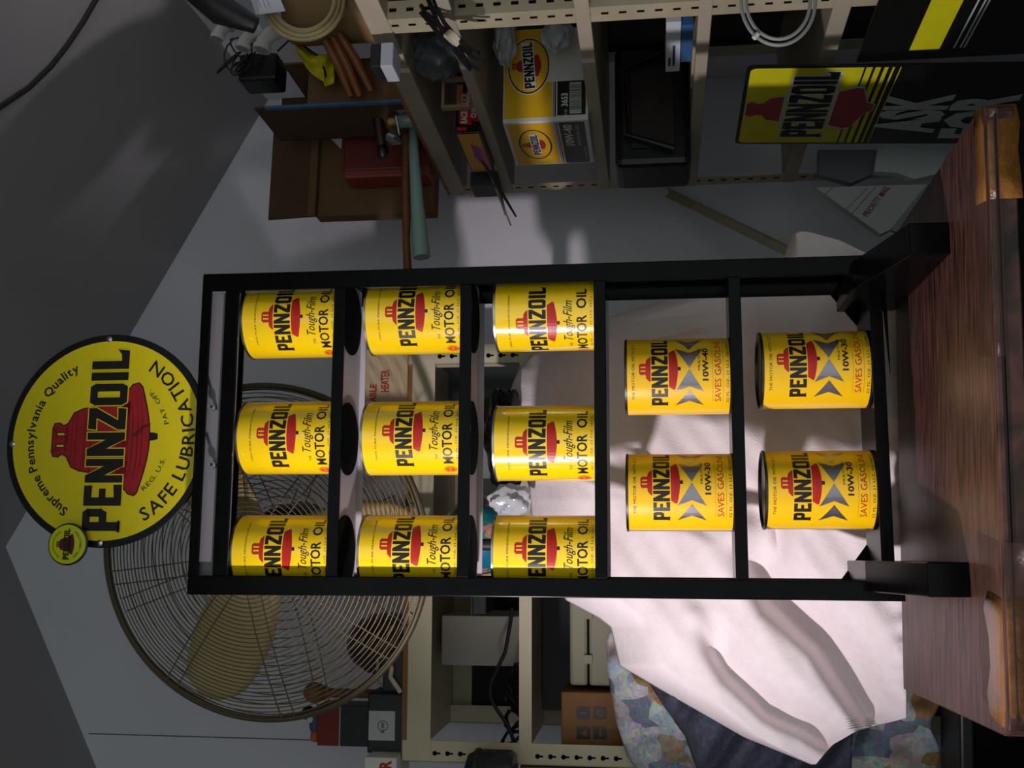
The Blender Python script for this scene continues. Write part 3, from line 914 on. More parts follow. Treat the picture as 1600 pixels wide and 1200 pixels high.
# painted duck
dk = LU.hit(487, 1128, 'y', .16)
duck = thing('duck_figure', 'small painted duck figure with black and white head on the tall carton', 'figurine', LU, (dk.x, .155, b[5]))
dz = b[5]
MB().ellipsoid((dk.x, .155, dz + .012), (.026, .016, .013)).build('body', mat('slate_blue_paint', '#4a5a6c', 0.6), duck, True)
MB().ellipsoid((dk.x + .018, .152, dz + .027), (.014, .012, .013)).build('head', M_black, duck, True)
MB().ellipsoid((dk.x + .008, .143, dz + .020), (.008, .006, .007)).build('cheek', M_white, duck, True)
MB().ellipsoid((dk.x - .024, .150, dz + .012), (.012, .010, .009)).build('breast', mat('orange_paint', '#c0692c', 0.6), duck, True)
# brown jug behind the fan, and a wooden knob
jg = LU.hit(575, 1005, 'y', .10)
single('stoneware_jug', MB().lathe([(.040, ZL), (.054, ZL + .012), (.058, ZL + .05), (.054, ZL + .085), (.038, ZL + .112), (.022, ZL + .124), (1e-6, ZL + .126)], (jg.x, .10, 0), 36), mat('dark_brown_glaze', '#3c2a1a', 0.35), 'dark brown rounded jug standing behind the fan guard', 'jug', LU, (jg.x, .10, ZL), smooth=True)
kn = LU.hit(492, 1082, 'y', .13)
kw = thing('wooden_finial', 'brown turned wooden finial beside the red carton', 'ornament', LU, (kn.x, .13, ZL))
MB().lathe([(.016, ZL), (.017, ZL + .01), (.008, ZL + .03), (.009, kn.z - .03), (.014, kn.z - .02)], (kn.x, .13, 0), 20).build('stem', M_wood, kw, True)
MB().ellipsoid((kn.x, .13, kn.z), (.020, .020, .022)).build('knob', mat('brown_varnish', '#8a5c2c', 0.4), kw, True)
# grey cassette player and rope
b = pixbox(LU, .006, 598, 636, 1020, 1080, .032, zbot=ZL)
cs = thing('grey_gadget', 'small dark grey player beside the black box under the fan', 'gadget', LU, base_of(b))
MB().box(*b).build('body', M_dark, cs, bevel=.003)
MB().tube([(b[0] + .006, b[1] + .01, b[5]), (b[0] + .012, b[1] + .01, b[5] + .012), (b[3] - .012, b[1] + .01, b[5] + .012), (b[3] - .006, b[1] + .01, b[5])], .003, 8).build('handle', M_beige, cs, True)
rp = [LU.hit(v, y, 'y', -.006) for v, y in ((606, 1030), (612, 1044), (610, 1058), (618, 1070), (626, 1082))]
single('rope_end', MB().tube([tuple(p) for p in rp], .0042, 8), mat('cotton_rope', '#c9c2a0', 0.9, bump=.5, scale=90), 'pale frayed rope end hanging in front of the dark grey player', 'rope', LU, tuple(rp[2]), smooth=True)
# white carton with red lettering, cut by the frame
b = pixbox(LU, -.03, 569, 634, 1184, 1275, .10, zbot=ZL)
wb = thing('white_carton', 'white carton with red capital letters at the end of the cream shelving', 'box', LU, base_of(b))
MB().box(*b).build('carton', M_white, wb, bevel=.001)
fl(text2d('ANGER', b[0] + .012 - b[0], b[3] - b[0] - .004, 0, .022, bold=.04), b[0], b[1], LU.hit(612, 1192, 'y', -.03).z).build('lettering', mat('red_print', '#b01c20', 0.6), wb)

# inside the shelving
Z2 = CZ + .241
b = pixbox(LU, .20, 690, 772, 962, 1040, .16, ztop=None, zbot=None)
b = (b[0], b[1], b[2], b[3], b[4], b[5])
single('white_panel_box', MB().box(b[0], b[1], Z2, b[3], b[4], b[5]), mat('grey_white_card', '#bdb6b0', 0.85), 'plain white carton on the middle shelf of the cream shelving', 'box', LU, (b[0], b[1], Z2), bevel=.002)
b = pixbox(LU, .12, 735, 765, 915, 960, .1, zbot=None)
single('grey_tin', MB().box(b[0], b[1], b[5] - .03, b[3], b[4], b[5]).box(b[0] - .003, b[1] - .003, b[5] - .006, b[3] + .003, b[4] + .003, b[5] + .001), M_dark, 'dark grey flat tin on the white carton', 'tin', LU, (b[0], b[1], b[5] - .03), bevel=.002)
pts = [LU.hit(v, y, 'y', .05) for v, y in ((800, 950), (798, 970), (793, 1000), (789, 1020), (777, 1045), (766, 1070), (766, 1090), (777, 1110), (795, 1135), (803, 1160))]
single('black_cable', MB().tube([tuple(p) for p in pts], .0035, 8), M_black, 'thick black cable hanging over the middle shelf of the cream shelving', 'cable', LU, tuple(pts[5]), smooth=True)
for k in range(5):
    bx = LU.hit(790, 1060 + 22 * k, 'y', .12 + .02 * (k % 2))
    pts = []
    for i in range(26):
        a = i / 25 * math.pi * 4.4
        pts.append((bx.x + (.022 + .008 * math.sin(a * 2.3 + k)) * math.cos(a), bx.y + .02 * math.sin(a * 1.3), Z2 + .004 + .022 * (1 + math.sin(a + k)) * (.6 + .1 * k)))
    single('coiled_lead', MB().tube(pts, .0028, 6), M_black, ['black coiled lead nearest the white carton', 'second black coiled lead in the row on the middle shelf', 'third black coiled lead in the row on the middle shelf', 'fourth black coiled lead in the row on the middle shelf', 'black coiled lead nearest the end post of the shelving'][k], 'cable', LU, (bx.x, bx.y, Z2), 'coiled leads on the middle shelf', smooth=True)
dr = LU.hit(742, 1196, 'y', -.06)
drum = thing('dark_drum', 'dark grey rounded canister in front of the end post of the cream shelving', 'canister', LU, (dr.x - .03, -.05, Z2))
MB().lathe([(.052, Z2), (.056, Z2 + .006), (.056, Z2 + .062), (.048, Z2 + .078), (.03, Z2 + .084), (1e-6, Z2 + .085)], (dr.x - .03, -.06, 0), 36).build('shell', mat('blue_black_paint', '#20262c', 0.35), drum, True)
MB().lathe([(.057, Z2 + .058), (.058, Z2 + .060), (.058, Z2 + .064), (.057, Z2 + .066)], (dr.x - .03, -.06, 0), 36).build('band', M_dark, drum, True)
Z3 = CZ + .043
b = pixbox(LU, .05, 877, 985, 1082, 1185, .24, zbot=Z3)
ct = thing('brown_carton', 'glossy brown carton with four black care symbols on the lower shelf', 'box', LU, base_of(b))
MB().box(*b).build('carton', M_carton, ct, bevel=.002)
for i in (0, 1):
    for j in (0, 1):
        q = pixbox(LU, .0495, 901 + 26 * i, 922 + 26 * i, 1104 + 31 * j, 1124 + 31 * j, .0005)
        p = MB().box(*q).build('care_symbol', M_ink, ct)
        cxm, czm = (q[0] + q[3]) / 2, (q[2] + q[5]) / 2; w = (q[3] - q[0]) * .3
        sh = [rect2d(-w * .25, w * .25, -w, w), poly2d([(-w, -w), (w, -w), (0, w)]), ring2d(0, 0, w, w, w * .4, 12), rect2d(-w, w, -w * .4, w * .2)][i * 2 + j]
        fl(sh, cxm, .0494, czm).build('pictogram', M_carton, p, base=BASES[ct])
b = pixbox(LU, .07, 890, 958, 925, 1072, .26)
case = thing('cream_case', 'cream plastic case with a dark seam behind the sheet on the lower shelf', 'case', LU, (b[0], b[1], Z3))
zs = LU.hit(919, 1000, 'y', .07).z
MB().box(b[0], b[1], zs + .001, b[3], b[4], b[5]).build('lid', mat('cream_plastic', '#a39f86', 0.5), case, bevel=.006)
MB().box(b[0], b[1], Z3, b[3], b[4], zs - .001).build('base', mat('cream_plastic', '#a39f86', 0.5), case, bevel=.006)
MB().box(b[0] + .003, b[1] + .003, zs - .0015, b[3] - .003, b[4] - .003, zs + .0015).build('seam', M_matte, case)
for y in (960, 1030):
    q = LU.hit(919, y, 'y', .07)
    MB().box(q.x - .008, .066, q.z - .008, q.x + .008, .071, q.z + .008).build('latch', M_beige, case, bevel=.001)
b = pixbox(LU, .36, 848, 895, 940, 1110, .02)
single('shaded_wall_patch', MB().box(b[0], b[1], Z3, b[3] + .05, b[4], b[5]), mat('shaded_wall_grey', '#6f6a72', 0.8), 'grey panel standing in for the shaded wall behind the lower shelf', 'board', LU, (b[0], b[1], Z3))  # shade of the far wall put into a grey panel
b = list(pixbox(LU, .0, 812, 1000, 1186, 1290, .02)); b[3] = -.013
single('dark_cabinet_side', MB().box(b[0], b[1], 0, b[3], b[4] + .05, b[5]), mat('slate_paint', '#3a3f42', 0.5), 'dark slate cabinet side cut by the picture edge beside the brown carton', 'cabinet', LU, (b[0], b[1], 0), bevel=.003)

# globe between the cans
gl = LU.hit(738, 838, 'y', .0)
GR = .066
globe = thing('desk_globe', 'blue desk globe with a pale meridian ring seen between the cans', 'globe', LU, (gl.x, .045, Z2))
def globe_material():
    m = bpy.data.materials.new('world_map'); m.use_nodes = True
    nt = m.node_tree; b_ = nt.nodes['Principled BSDF']; b_.inputs['Roughness'].default_value = .35
    tc = nt.nodes.new('ShaderNodeTexCoord'); n = nt.nodes.new('ShaderNodeTexNoise'); n.inputs['Scale'].default_value = 16; n.inputs['Detail'].default_value = 3
    nt.links.new(tc.outputs['Object'], n.inputs['Vector'])
    r = nt.nodes.new('ShaderNodeValToRGB'); r.color_ramp.interpolation = 'CONSTANT'
    for i, (p, c_) in enumerate(((0, '#1d7fa8'), (.50, '#2f9a5a'), (.55, '#d08aa0'), (.60, '#d9b04a'), (.66, '#c86a4a'))):
        if i > 1: r.color_ramp.elements.new(p)
        r.color_ramp.elements[i].position = p; r.color_ramp.elements[i].color = (*hexc(c_), 1)
    nt.links.new(n.outputs['Fac'], r.inputs[0]); nt.links.new(r.outputs[0], b_.inputs['Base Color'])
    return m
gz = Z2 + GR + .010
MB().ellipsoid((gl.x, .045, gz), (GR, GR, GR), 40, 24).build('ball', globe_material(), globe, True)
MB().tube([(gl.x + (GR + .005) * math.cos(a), +.045 + .01 * math.sin(a), gz + (GR + .005) * math.sin(a)) for a in [math.radians(-80 + i * 5) for i in range(69)]], .0042, 8).build('meridian_ring', M_beige2, globe, True)
MB().lathe([(.05, Z2), (.05, Z2 + .005), (.012, Z2 + .012), (.010, Z2 + .014)], (gl.x, .045 + .01, 0), 30).build('foot', M_beige2, globe, True)
# clear bag and black bag on the sheet between the cans
def lump(name, c, r, m, label, cat, seed, amp=.22, fr=WD):
    rnd = random.Random(seed); ph = [rnd.uniform(0, 6.28) for _ in range(6)]
    t = MB().ellipsoid((0, 0, 0), (1, 1, 1), 36, 22)
    vs = []
    for p in t.v:
        k = 1 + amp * (math.sin(p[0] * 5 + ph[0]) * math.sin(p[2] * 6 + ph[1]) + .6 * math.sin(p[1] * 9 + p[0] * 7 + ph[2]) + .4 * math.sin(p[2] * 15 + p[0] * 11 + ph[3])) * .6
        vs.append((c[0] + p[0] * r[0] * k, c[1] + p[1] * r[1] * k, c[2] + p[2] * r[2] * k))
    return single(name, MB().add(vs, t.f), m, label, cat, fr, (c[0], c[1], c[2] - r[2]), smooth=True)
M_bag = mat('cloudy_plastic', '#c3c9cf', 0.12, alpha=.75, bump=.7, scale=40)
M_dbag = mat('black_plastic_film', '#14161a', 0.15, bump=.8, scale=30)
p = WD.hit(797, 782, 'y', 1.70)
lump('plastic_bag', (p.x, 1.70, p.z), (.026, .025, .033), M_bag, 'crumpled cloudy plastic bag between two cans of the third shelf', 'bag', 3)
p = WD.hit(790, 690, 'y', 1.76)
lump('bin_bag', (p.x, 1.76, p.z), (.085, .04, .032), M_dbag, 'glossy black plastic bag behind the third shelf of cans', 'bag', 5)
b = pixbox(LU, .34, 690, 770, 560, 660, .05, zbot=Z2)
single('dark_case', MB().box(*b), M_dark, 'dark case on the middle shelf behind the second row of cans', 'case', LU, base_of(b), bevel=.004)

# ------------------------------------------------------------------ shelving along the right wall
ru = thing('slotted_shelving', 'beige slotted angle shelving along the right wall', 'shelving', RU, (.15, -.5, 0))
RT = CZ + .420
RS = [CZ + z for z in (.420, .304, .107, -.072, -.264)]
RHH = [.034, .019, .022, .020, .026]
slot_me = None
for x0, y0 in ((0, -.006), (0, -.655), (0, -1.30), (.285, -.006), (.285, -.655)):
    b = MB().box(x0, y0 - .034, 0, x0 + .002, y0 + .004, RT - .002)
    sgn = 1 if x0 == 0 else -1
    xa, xb = sorted((x0, x0 + sgn * .030))
    if y0 < -.1: b.box(xa, y0 - .036, 0, xb, y0 - .034, RT - .002)
    post = b.build('post', M_beige, ru)
    if x0 == 0 and y0 > -1:
        z = RT - .01
        while z > CZ - .42:
            for k in ((0, 1) if y0 < -.1 else (0,)):
                if k == 0:
                    mb = MB().box(x0 - .0006, y0 - .021, z - .011, x0, y0 - .016, z)
                else:
                    mb = MB().box(x0 + .012, y0 - .0366, z - .011, x0 + .017, y0 - .036, z)
                mb.build('slot', M_matte, post, base=BASES[ru])
            z -= .0262
M_shelfb = mat('beige_shelf_paint', '#a39a86', 0.5, var=0.12, scale=9)
for z1, h in zip(RS, RHH):
    MB().box(-.002, -1.45, z1 - h, .30, -.001, z1).build('shelf', M_shelfb, ru, bevel=.0015)
MB().box(.300, -1.45, .0, .303, -.001, RT - .04).build('shade_back_panel', mat('shade_brown_back', '#2b2622', 0.8), ru, label='dark panel added to darken the shelving interior')  # dark sheet added to hide the grey wall and darken the bays
MB().box(-.0015, -.60, RT + .0, .29, -.002, RT + .006).build('hardboard_top', mat('hardboard', '#8a5f33', 0.7, var=.15, scale=12), ru, label='brown hardboard lining on the top shelf')
ZU = RT + .006

def rbox(off, v0, v1, r, l, depth, zbot=None, ztop=None):
    return pixbox(RU, off, v0, v1, r, l, depth, zbot, ztop)
def rfl(sh, x, y, z, lift=.0004): return flat(sh, (x, y, z), (1, 0, 0), (0, 0, 1), lift, (0, -1, 0))

# large brown carton at the far end
b = rbox(-.13, 425, 690, 163, 336, .035, zbot=ZU)
bc = thing('large_carton', 'large plain brown carton with folded top flap at the far end of the top shelf', 'box', RU, base_of(b))
zf = RU.hit(497, 250, 'y', -.13).z
MB().box(b[0], b[1], b[2], b[3], b[4], zf).build('carton', M_card, bc, bevel=.002)
MB().prism([(b[1] - .012, zf - .004), (b[1] - .006, zf - .006), (b[1] + .004, b[5]), (b[1] - .001, b[5])], b[0] - .003, b[3], 'yz').build('flap', M_card2, bc, label='darker upright flap')
MB().box(b[0] - .003, b[1] - .0125, zf - .003, b[3], b[1] - .0105, zf + .012).build('flap_edge', M_card, bc)
p0, p1, p2 = (RU.hit(499, 176, 'y', -.1305), RU.hit(538, 176, 'y', -.1305), RU.hit(533, 234, 'y', -.1305))
p3 = RU.hit(500, 200, 'y', -.1305)
MB().prism([(p0.x, p0.z), (p1.x, p1.z), (p2.x, p2.z), (p3.x, p3.z)], -.1310, -.1302, 'xz').build('mailing_label', M_white, bc, label='white mailing label with red border')
M_lred = mat('label_red', '#a8262c', 0.6)
MB().bar((p3.x, -.1313, p3.z), (p2.x, -.1313, p2.z), .0006, .0028, (0, 1, 0)).build('label_border', M_lred, bc)
pa, pb = RU.hit(518, 192, 'y', -.1313), RU.hit(513, 214, 'y', -.1313)
MB().bar(tuple(pa), tuple(pb), .0006, .0022, (0, 1, 0)).build('label_border', M_lred, bc)
# dark red case
b = rbox(-.19, 537, 645, 170, 277, .05, zbot=ZU)
rc = thing('red_case', 'dark red metal case in front of the large brown carton', 'case', RU, base_of(b))
M_rcase = mat('oxblood_paint', '#6b2420', 0.5, var=.12, scale=12)
MB().box(b[0] + .016, b[1], b[2], b[3], b[4], b[5]).build('body', M_rcase, rc, bevel=.004)
MB().box(b[0], b[1] - .003, b[2], b[0] + .016, b[4], b[5] - .004).build('end_panel', mat('brick_red_paint', '#8f3a30', 0.5), rc, bevel=.003, label='lighter red end panel')
for v in (560, 575):
    q = RU.hit(v, 183, 'y', -.19)
    MB().lathe([(.004, -.192), (.004, -.19)], (q.x, 0, q.z), 10, 'y').build('rivet', M_beige, rc)
# tall open carton with blue label nearer the camera
b = rbox(-.36, 400, 600, 95, 165, .14, zbot=ZU)
oc = thing('open_carton', 'open brown carton with a blue label edge holding yellow cloth and sticks', 'box', RU, base_of(b))
tw = .004
MB().box(b[0], b[1], b[2], b[3], b[1] + tw, b[5] - .10).build('panel', M_card, oc)
MB().box(b[0], b[1], b[2], b[0] + tw, b[4], b[5]).build('panel', M_card2, oc)
MB().box(b[3] - tw, b[1], b[2], b[3], b[4], b[5] - .05).build('panel', M_card, oc)
MB().box(b[0], b[4] - tw, b[2], b[3], b[4], b[5]).build('panel', M_card2, oc)
MB().box(b[0], b[1], b[2], b[3], b[4], b[2] + tw).build('panel', M_card, oc)
q0, q1 = RU.hit(432, 152, 'y', -.3615), RU.hit(588, 166, 'y', -.3615)
MB().box(b[0] - .0008, b[1] - .001, b[2] + .01, b[0] + .004, b[1] + .008, b[5] - .02).build('blue_label', mat('blue_print', '#3a6a92', 0.6), oc, label='blue label along the edge')
# tools lying in front on the top shelf
q = RU.hit(596, 190, 'y', -.30)
dt = thing('hand_drill', 'dark hand tool leaning in front of the dark red case', 'tool', RU, (q.x, -.28, ZU))
ta, tb = RU.hit(588, 150, 'y', -.30), RU.hit(598, 236, 'y', -.28)
MB().tube([tuple(ta), ((ta.x + tb.x) / 2, -.29, (ta.z + tb.z) / 2 + .002), tuple(tb)], [.010, .011, .008], 10).build('shaft', mat('dark_brown_handle', '#2a1712', 0.5), dt, True)
MB().ellipsoid(tuple(tb), (.016, .012, .011)).build('grip', M_black, dt, True)
for nm, v, y, col, lab in (('spray_bottle', 606, 168, '#2c58a0', 'small clear bottle with a blue cap on the top shelf'), ('glue_bottle', 610, 190, '#b39a34', 'small bottle with a brass coloured cap beside the blue capped one')):
    q = RU.hit(v, y, 'y', -.32)
    bo = thing(nm, lab, 'bottle', RU, (q.x, -.32, ZU), 'small bottles on the top shelf')
    hgt = max(.03, q.z - ZU)
    MB().lathe([(.011, ZU), (.013, ZU + .004), (.013, ZU + hgt * .6), (.006, ZU + hgt * .8), (.006, ZU + hgt * .85)], (q.x, -.32, 0), 20).build('bottle_body', mat('smoky_plastic', '#7d8790', 0.2), bo, True)
    MB().lathe([(.007, ZU + hgt * .82), (.0075, ZU + hgt), (.005, ZU + hgt + .004), (1e-6, ZU + hgt + .004)], (q.x, -.32, 0), 16).build('cap', mat('cap_' + col, col, 0.4), bo, True)
pa, pb = RU.hit(606, 212, 'y', -.33), RU.hit(626, 222, 'y', -.33)
single('foil_tube', MB().tube([(pa.x, -.33, pa.z), ((pa.x + pb.x) / 2, -.328, (pa.z + pb.z) / 2), (pb.x, -.325, pb.z)], [.009, .012, .003], 12), mat('foil', '#8d979c', 0.25, 0.8), 'crumpled silver foil tube beside the small bottles', 'tube', RU, (pb.x, -.33, ZU), smooth=True)
pa = RU.hit(619, 182, 'y', -.345); pb = RU.hit(624, 210, 'y', -.345)
single('white_tag', MB().bar(tuple(pa), tuple(pb), .002, .008, (0, 1, 0)), M_white, 'small white plastic tag hanging at the edge of the top shelf', 'tag', RU, tuple(pa))
# two handles sticking out over the shelf end
def handle(name, pts, rads, m, label):
    P = [tuple(RU.hit(v, y, 'y', off)) for v, y, off in pts]
    P2 = []; R2 = []
    for i in range(len(P) - 1):
        for k in range(5):
            t = k / 5
            P2.append(Vector(P[i]).lerp(Vector(P[i + 1]), t)); R2.append(rads[i] + (rads[i + 1] - rads[i]) * t)
    P2.append(Vector(P[-1])); R2.append(rads[-1])
    return single(name, MB().tube(P2, R2, 14), m, label, 'handle', RU, tuple(P[0]), smooth=True)
handle('axe_handle', [(637, 150, -.215), (637, 215, -.215), (634, 280, -.215), (635, 340, -.215), (635, 380, -.215), (638, 440, -.215)], [.011, .011, .0078, .0082, .0072, .0086], mat('ash_wood', '#7c4c22', 0.5, var=.15, scale=20), 'curved brown wooden axe handle projecting past the top shelf')
handle('plastic_bat', [(648, 150, -.245), (646, 230, -.245), (652, 320, -.245), (658, 393, -.245), (659, 402, -.245)], [.008, .009, .0125, .0165, .0160], mat('pale_green_plastic', '#8fb0a6', 0.45), 'pale green bat lying beside the brown axe handle')
# yellow cloth
M_ycl = mat('yellow_cloth', '#d6cc12', 0.9, var=.2, scale=30)
def rag(s, t):
    v = 462 + 60 * s; y = 62 + 24 * math.sin(s * 2.2) + (76 - 34 * s) * (.2 + .8 * s) * t * (1.0 if s < .75 else (1.35 - .2 * s))
    o = -.395 + .014 * math.sin(t * 7 + s * 5) + .008 * math.sin(s * 13 + 2)
    return tuple(RU.hit(v, y, 'y', o))
single('yellow_rag', MB().grid(rag, 22, 22), M_ycl, 'bright yellow cloth hanging from the open carton', 'cloth', RU, tuple(RU.hit(490, 95, 'y', -.39)), smooth=True, solid=.002)
M_cop = mat('varnished_stick', '#7f4d27', 0.4, var=.25, scale=25)
for k, (a, b2, lab) in enumerate((((508, 62), (548, 150), 'brown varnished stick next to the yellow cloth'), ((520, 58), (562, 150), 'brown varnished stick in the middle of three beside the yellow cloth'), ((530, 52), (580, 142), 'brown varnished stick farthest from the yellow cloth'))):
    A, B = RU.hit(a[0], a[1], 'y', -.44), RU.hit(b2[0], b2[1], 'y', -.385)
    single('varnished_stick', MB().tube([tuple(A), ((A.x + B.x) / 2, (A.y + B.y) / 2, (A.z + B.z) / 2 - .003), tuple(B)], [.0075, .0085, .0065], 10), M_cop, lab, 'stick', RU, tuple(B), 'varnished sticks', smooth=True)
# cream hose coil
M_hose = mat('cream_hose', '#b8a878', 0.45)
coil = thing('hose_coil', 'coil of cream coloured hose near the top of the shelving', 'hose', RU, tuple(RU.hit(474, 0, 'y', -.50)))
for k, rr in enumerate((50, 57, 64)):
    pts = []
    for i in range(64):
        a = 2 * math.pi * i / 64
        pts.append(tuple(RU.hit(474 + rr * math.sin(a) * .98, -2 + rr * math.cos(a), 'y', -.50 + .006 * k)))
    MB().tube(pts, .0042, 8, True).build('hose_loop', M_hose, coil, True)
b = rbox(-.47, 440, 575, -40, 18, .1, zbot=ZU)
single('tan_canister', MB().lathe([(.058, ZU), (.062, ZU + .005), (.062, b[5] - .012), (.058, b[5]), (1e-6, b[5])], ((b[0] + b[3]) / 2, -.42, 0), 36), mat('tan_card_tube', '#8d7048', 0.7), 'tan round canister behind the hose coil', 'canister', RU, ((b[0] + b[3]) / 2, -.42, ZU), smooth=True)
A, B = RU.hit(392, 22, 'y', -.52), RU.hit(440, 18, 'y', -.52)
cd = thing('shipping_card', 'white printed card standing above the hose coil', 'card', RU, tuple(A))
MB().prism([(RU.hit(v, y, 'y', -.52).x, RU.hit(v, y, 'y', -.52).z) for v, y in ((385, -20), (430, -20), (446, 17), (400, 23))], -.5205, -.519, 'xz').build('card', mat('bluish_card', '#c3c8cf', 0.7), cd)
for k in range(3):
    A, B = RU.hit(399 + 7 * k, -12, 'y', -.521), RU.hit(408 + 7 * k, 12, 'y', -.521)
    MB().bar(tuple(A), tuple(B), .0004, .0012, (0, 1, 0)).build('print_line', M_dark, cd)
# white fittings and black leads on top of the open carton
M_pvc = mat('white_pvc', '#cfd0c8', 0.35)
for k, (v, y, r, lab) in enumerate(((345, 48, .014, 'white plastic pipe elbow sticking up highest'), (362, 34, .012, 'white plastic pipe cap beside the highest elbow'), (385, 62, .015, 'white plastic pipe elbow lying over the black leads'), (415, 62, .017, 'wide white plastic coupling with a black band'))):
    c0 = RU.hit(v, y, 'y', -.44)
    ft = thing('pipe_fitting', lab, 'fitting', RU, (c0.x, -.44, c0.z - r), 'white pipe fittings')
    pts = [(c0.x - r * 1.2, -.44, c0.z + r * .4), (c0.x - r * .2, -.44, c0.z + r * .2), (c0.x + r * .6, -.44, c0.z - r * .5), (c0.x + r * 1.2, -.435, c0.z - r * 1.7)]
    MB().tube(pts, [r * .8, r * .78, r * .8, r * .8], 14).build('pipe', M_pvc, ft, True)
    MB().tube([pts[0], (pts[0][0] + r * .5, -.44, pts[0][2] - r * .1)], r * .95, 14).build('collar', M_pvc, ft, True)
def tangle(name, v, y, off, rv, n, seed, m, label, thick=.0016):
    rnd = random.Random(seed); pts = []
    ph = [rnd.uniform(0, 6.28) for _ in range(6)]
    for i in range(n * 14):
        a = i / 14 * 2 * math.pi
        k = .55 + .45 * math.sin(a * .37 + ph[0])
        vv = v + rv * k * math.sin(a + ph[1]) + rv * .35 * math.sin(a * .53 + ph[2])
        yy = y + rv * k * math.cos(a * 1.07 + ph[3]) + rv * .3 * math.cos(a * .41 + ph[4])
        pts.append(tuple(RU.hit(vv, yy, 'y', off + .02 * math.sin(a * .6 + ph[5]))))
    return single(name, MB().tube(pts, thick, 6), m, label, 'cable', RU, pts[0], smooth=True)
tangle('black_lead', 378, 92, -.40, 34, 7, 11, M_black, 'tangle of thin black leads beside the white pipe fittings', .0016)
b = rbox(-.38, 372, 432, 82, 124, .06)
ad = thing('power_adapter', 'black power adapter block under the tangle of leads', 'adapter', RU, base_of(b))
MB().box(*b).build('block', M_black, ad, bevel=.006)
MB().tube([(b[3], b[1], b[2]), (b[3] + .02, b[1] - .01, b[2] - .03), (b[3] - .03, b[1] - .02, b[2] - .09), (b[0] - .01, b[1] - .015, b[2] - .10)], .002, 6).build('lead', M_black, ad, True)
b = rbox(-.62, 300, 400, -60, 28, .05, zbot=None)
single('black_tool_roll', MB().tube([tuple(RU.hit(296, -20, 'y', -.56)), tuple(RU.hit(345, 15, 'y', -.55)), tuple(RU.hit(400, 40, 'y', -.53))], [.02, .026, .014], 12), M_black, 'black cloth roll reaching above the white pipe fittings', 'bundle', RU, tuple(RU.hit(345, 15, 'y', -.55)), smooth=True)
# white plug box at the shelf edge
b = rbox(-.665, 578, 614, 66, 104, .05)
pg = thing('timer_plug', 'small white and black timer plug on the edge of the top shelf', 'plug', RU, base_of(b))
zq = b[2] + (b[5] - b[2]) * .55
MB().box(b[0], b[1], b[2], b[3], b[4], zq)  .build('front_cover', mat('greyish_plastic', '#a9adb6', 0.5), pg, bevel=.002)
MB().box(b[0] + .001, b[1] + .001, zq, b[3] - .001, b[4] - .001, b[5]).build('dial', M_black, pg, bevel=.002)

# --- between the top shelf and the next
ZS2 = RS[1]
q = RU.hit(672, 85, 'y', -.50)
lump('mesh_bag', (q.x, -.50, ZS2 + .046), (.042, .03, .045), mat('grey_film', '#53565a', 0.25, bump=.8, scale=40), 'crumpled grey plastic bag under the top shelf', 'bag', 8, fr=RU)
P = [tuple(RU.hit(v, y, 'y', -.712)) for v, y in ((668, 10), (678, 25), (690, 45), (708, 62), (722, 78), (735, 90), (742, 96))]
bundle = thing('cable_bundle', 'bundle of black cable with a pale tie hanging on the near post', 'cable', RU, P[2])
for k in range(6):
    a = k * 1.05
    pts = [(p[0] + (.006 + .006 * abs(i - 3) / 3) * math.cos(a + i * .25), p[1] + .006 * math.sin(a), p[2] + (.006 + .007 * abs(i - 3) / 3) * math.sin(a + i * .25)) for i, p in enumerate(P)]
    MB().tube(pts, .0032, 7).build('cable', M_black, bundle, True)
MB().tube([(P[3][0] - .004, P[3][1], P[3][2] + .004), (P[3][0] + .004, P[3][1], P[3][2] - .004)], .0145, 12).build('tie', M_beige2, bundle, True)
b = rbox(-.44, 690, 712, 120, 168, .012, zbot=ZS2)
fr_ = thing('small_frame', 'small empty wooden frame standing on the second shelf', 'frame', RU, base_of(b))
M_fr = mat('frame_wood', '#94795c', 0.6)
w = .005
for bb in ((b[0], b[2], b[3], b[2] + w), (b[0], b[5] - w, b[3], b[5]), (b[0], b[2] + w, b[0] + w, b[5] - w), (b[3] - w, b[2] + w, b[3], b[5] - w)):
    MB().box(bb[0], b[1], bb[1], bb[2], b[4], bb[3]).build('frame_bar', M_fr, fr_)
# race truck box
y_f = -.33
c0 = RU.hit(738, 207, 'y', y_f); c1 = RU.hit(738, 128, 'y', y_f)
zt = RU.hit(712, 190, 'y', y_f).z
xe = c0.x
far = RU.hit(745, 268, 'x', xe)
b = (xe, y_f, ZS2, c1.x + .02, far.y, zt)
rt = thing('toy_truck_box', 'black and orange toy race truck box on the second shelf', 'box', RU, base_of(b))
MB().box(*b).build('carton', mat('box_black', '#17120f', 0.35), rt, bevel=.001)
hz = zt - ZS2
rfl(rect2d(.0, .05, hz * .74, hz * .98) + rect2d(.06, .10, hz * .45, hz * .6), xe + .045, y_f, ZS2).build('orange_print', mat('orange_print', '#d8902a', 0.5), rt)
rfl(poly2d([(.006, hz * .36), (.070, hz * .36), (.074, hz * .88), (.010, hz * .88)]) + poly2d([(.012, hz * .06), (.066, hz * .06), (.070, hz * .42), (.016, hz * .42)]) + rect2d(-.004, .003, hz * .55, hz * .95), xe + .008, y_f, ZS2).build('red_print', mat('hot_red_print', '#c0241c', 0.4), rt)
rfl(text2d('RACE TRUCK', .010, .070, hz * .52, hz * .80, bold=.05) + text2d('CHALLENGE', .020, .072, hz * .16, hz * .40, bold=.05), xe + .008, y_f, ZS2, .0008).build('lettering', M_white, rt, label='white lettering RACE TRUCK CHALLENGE')
ld_ = far.y - y_f
def efl(sh, lift=.0005): return flat(sh, (xe, far.y, ZS2), (0, -1, 0), (0, 0, 1), lift, (-1, 0, 0))
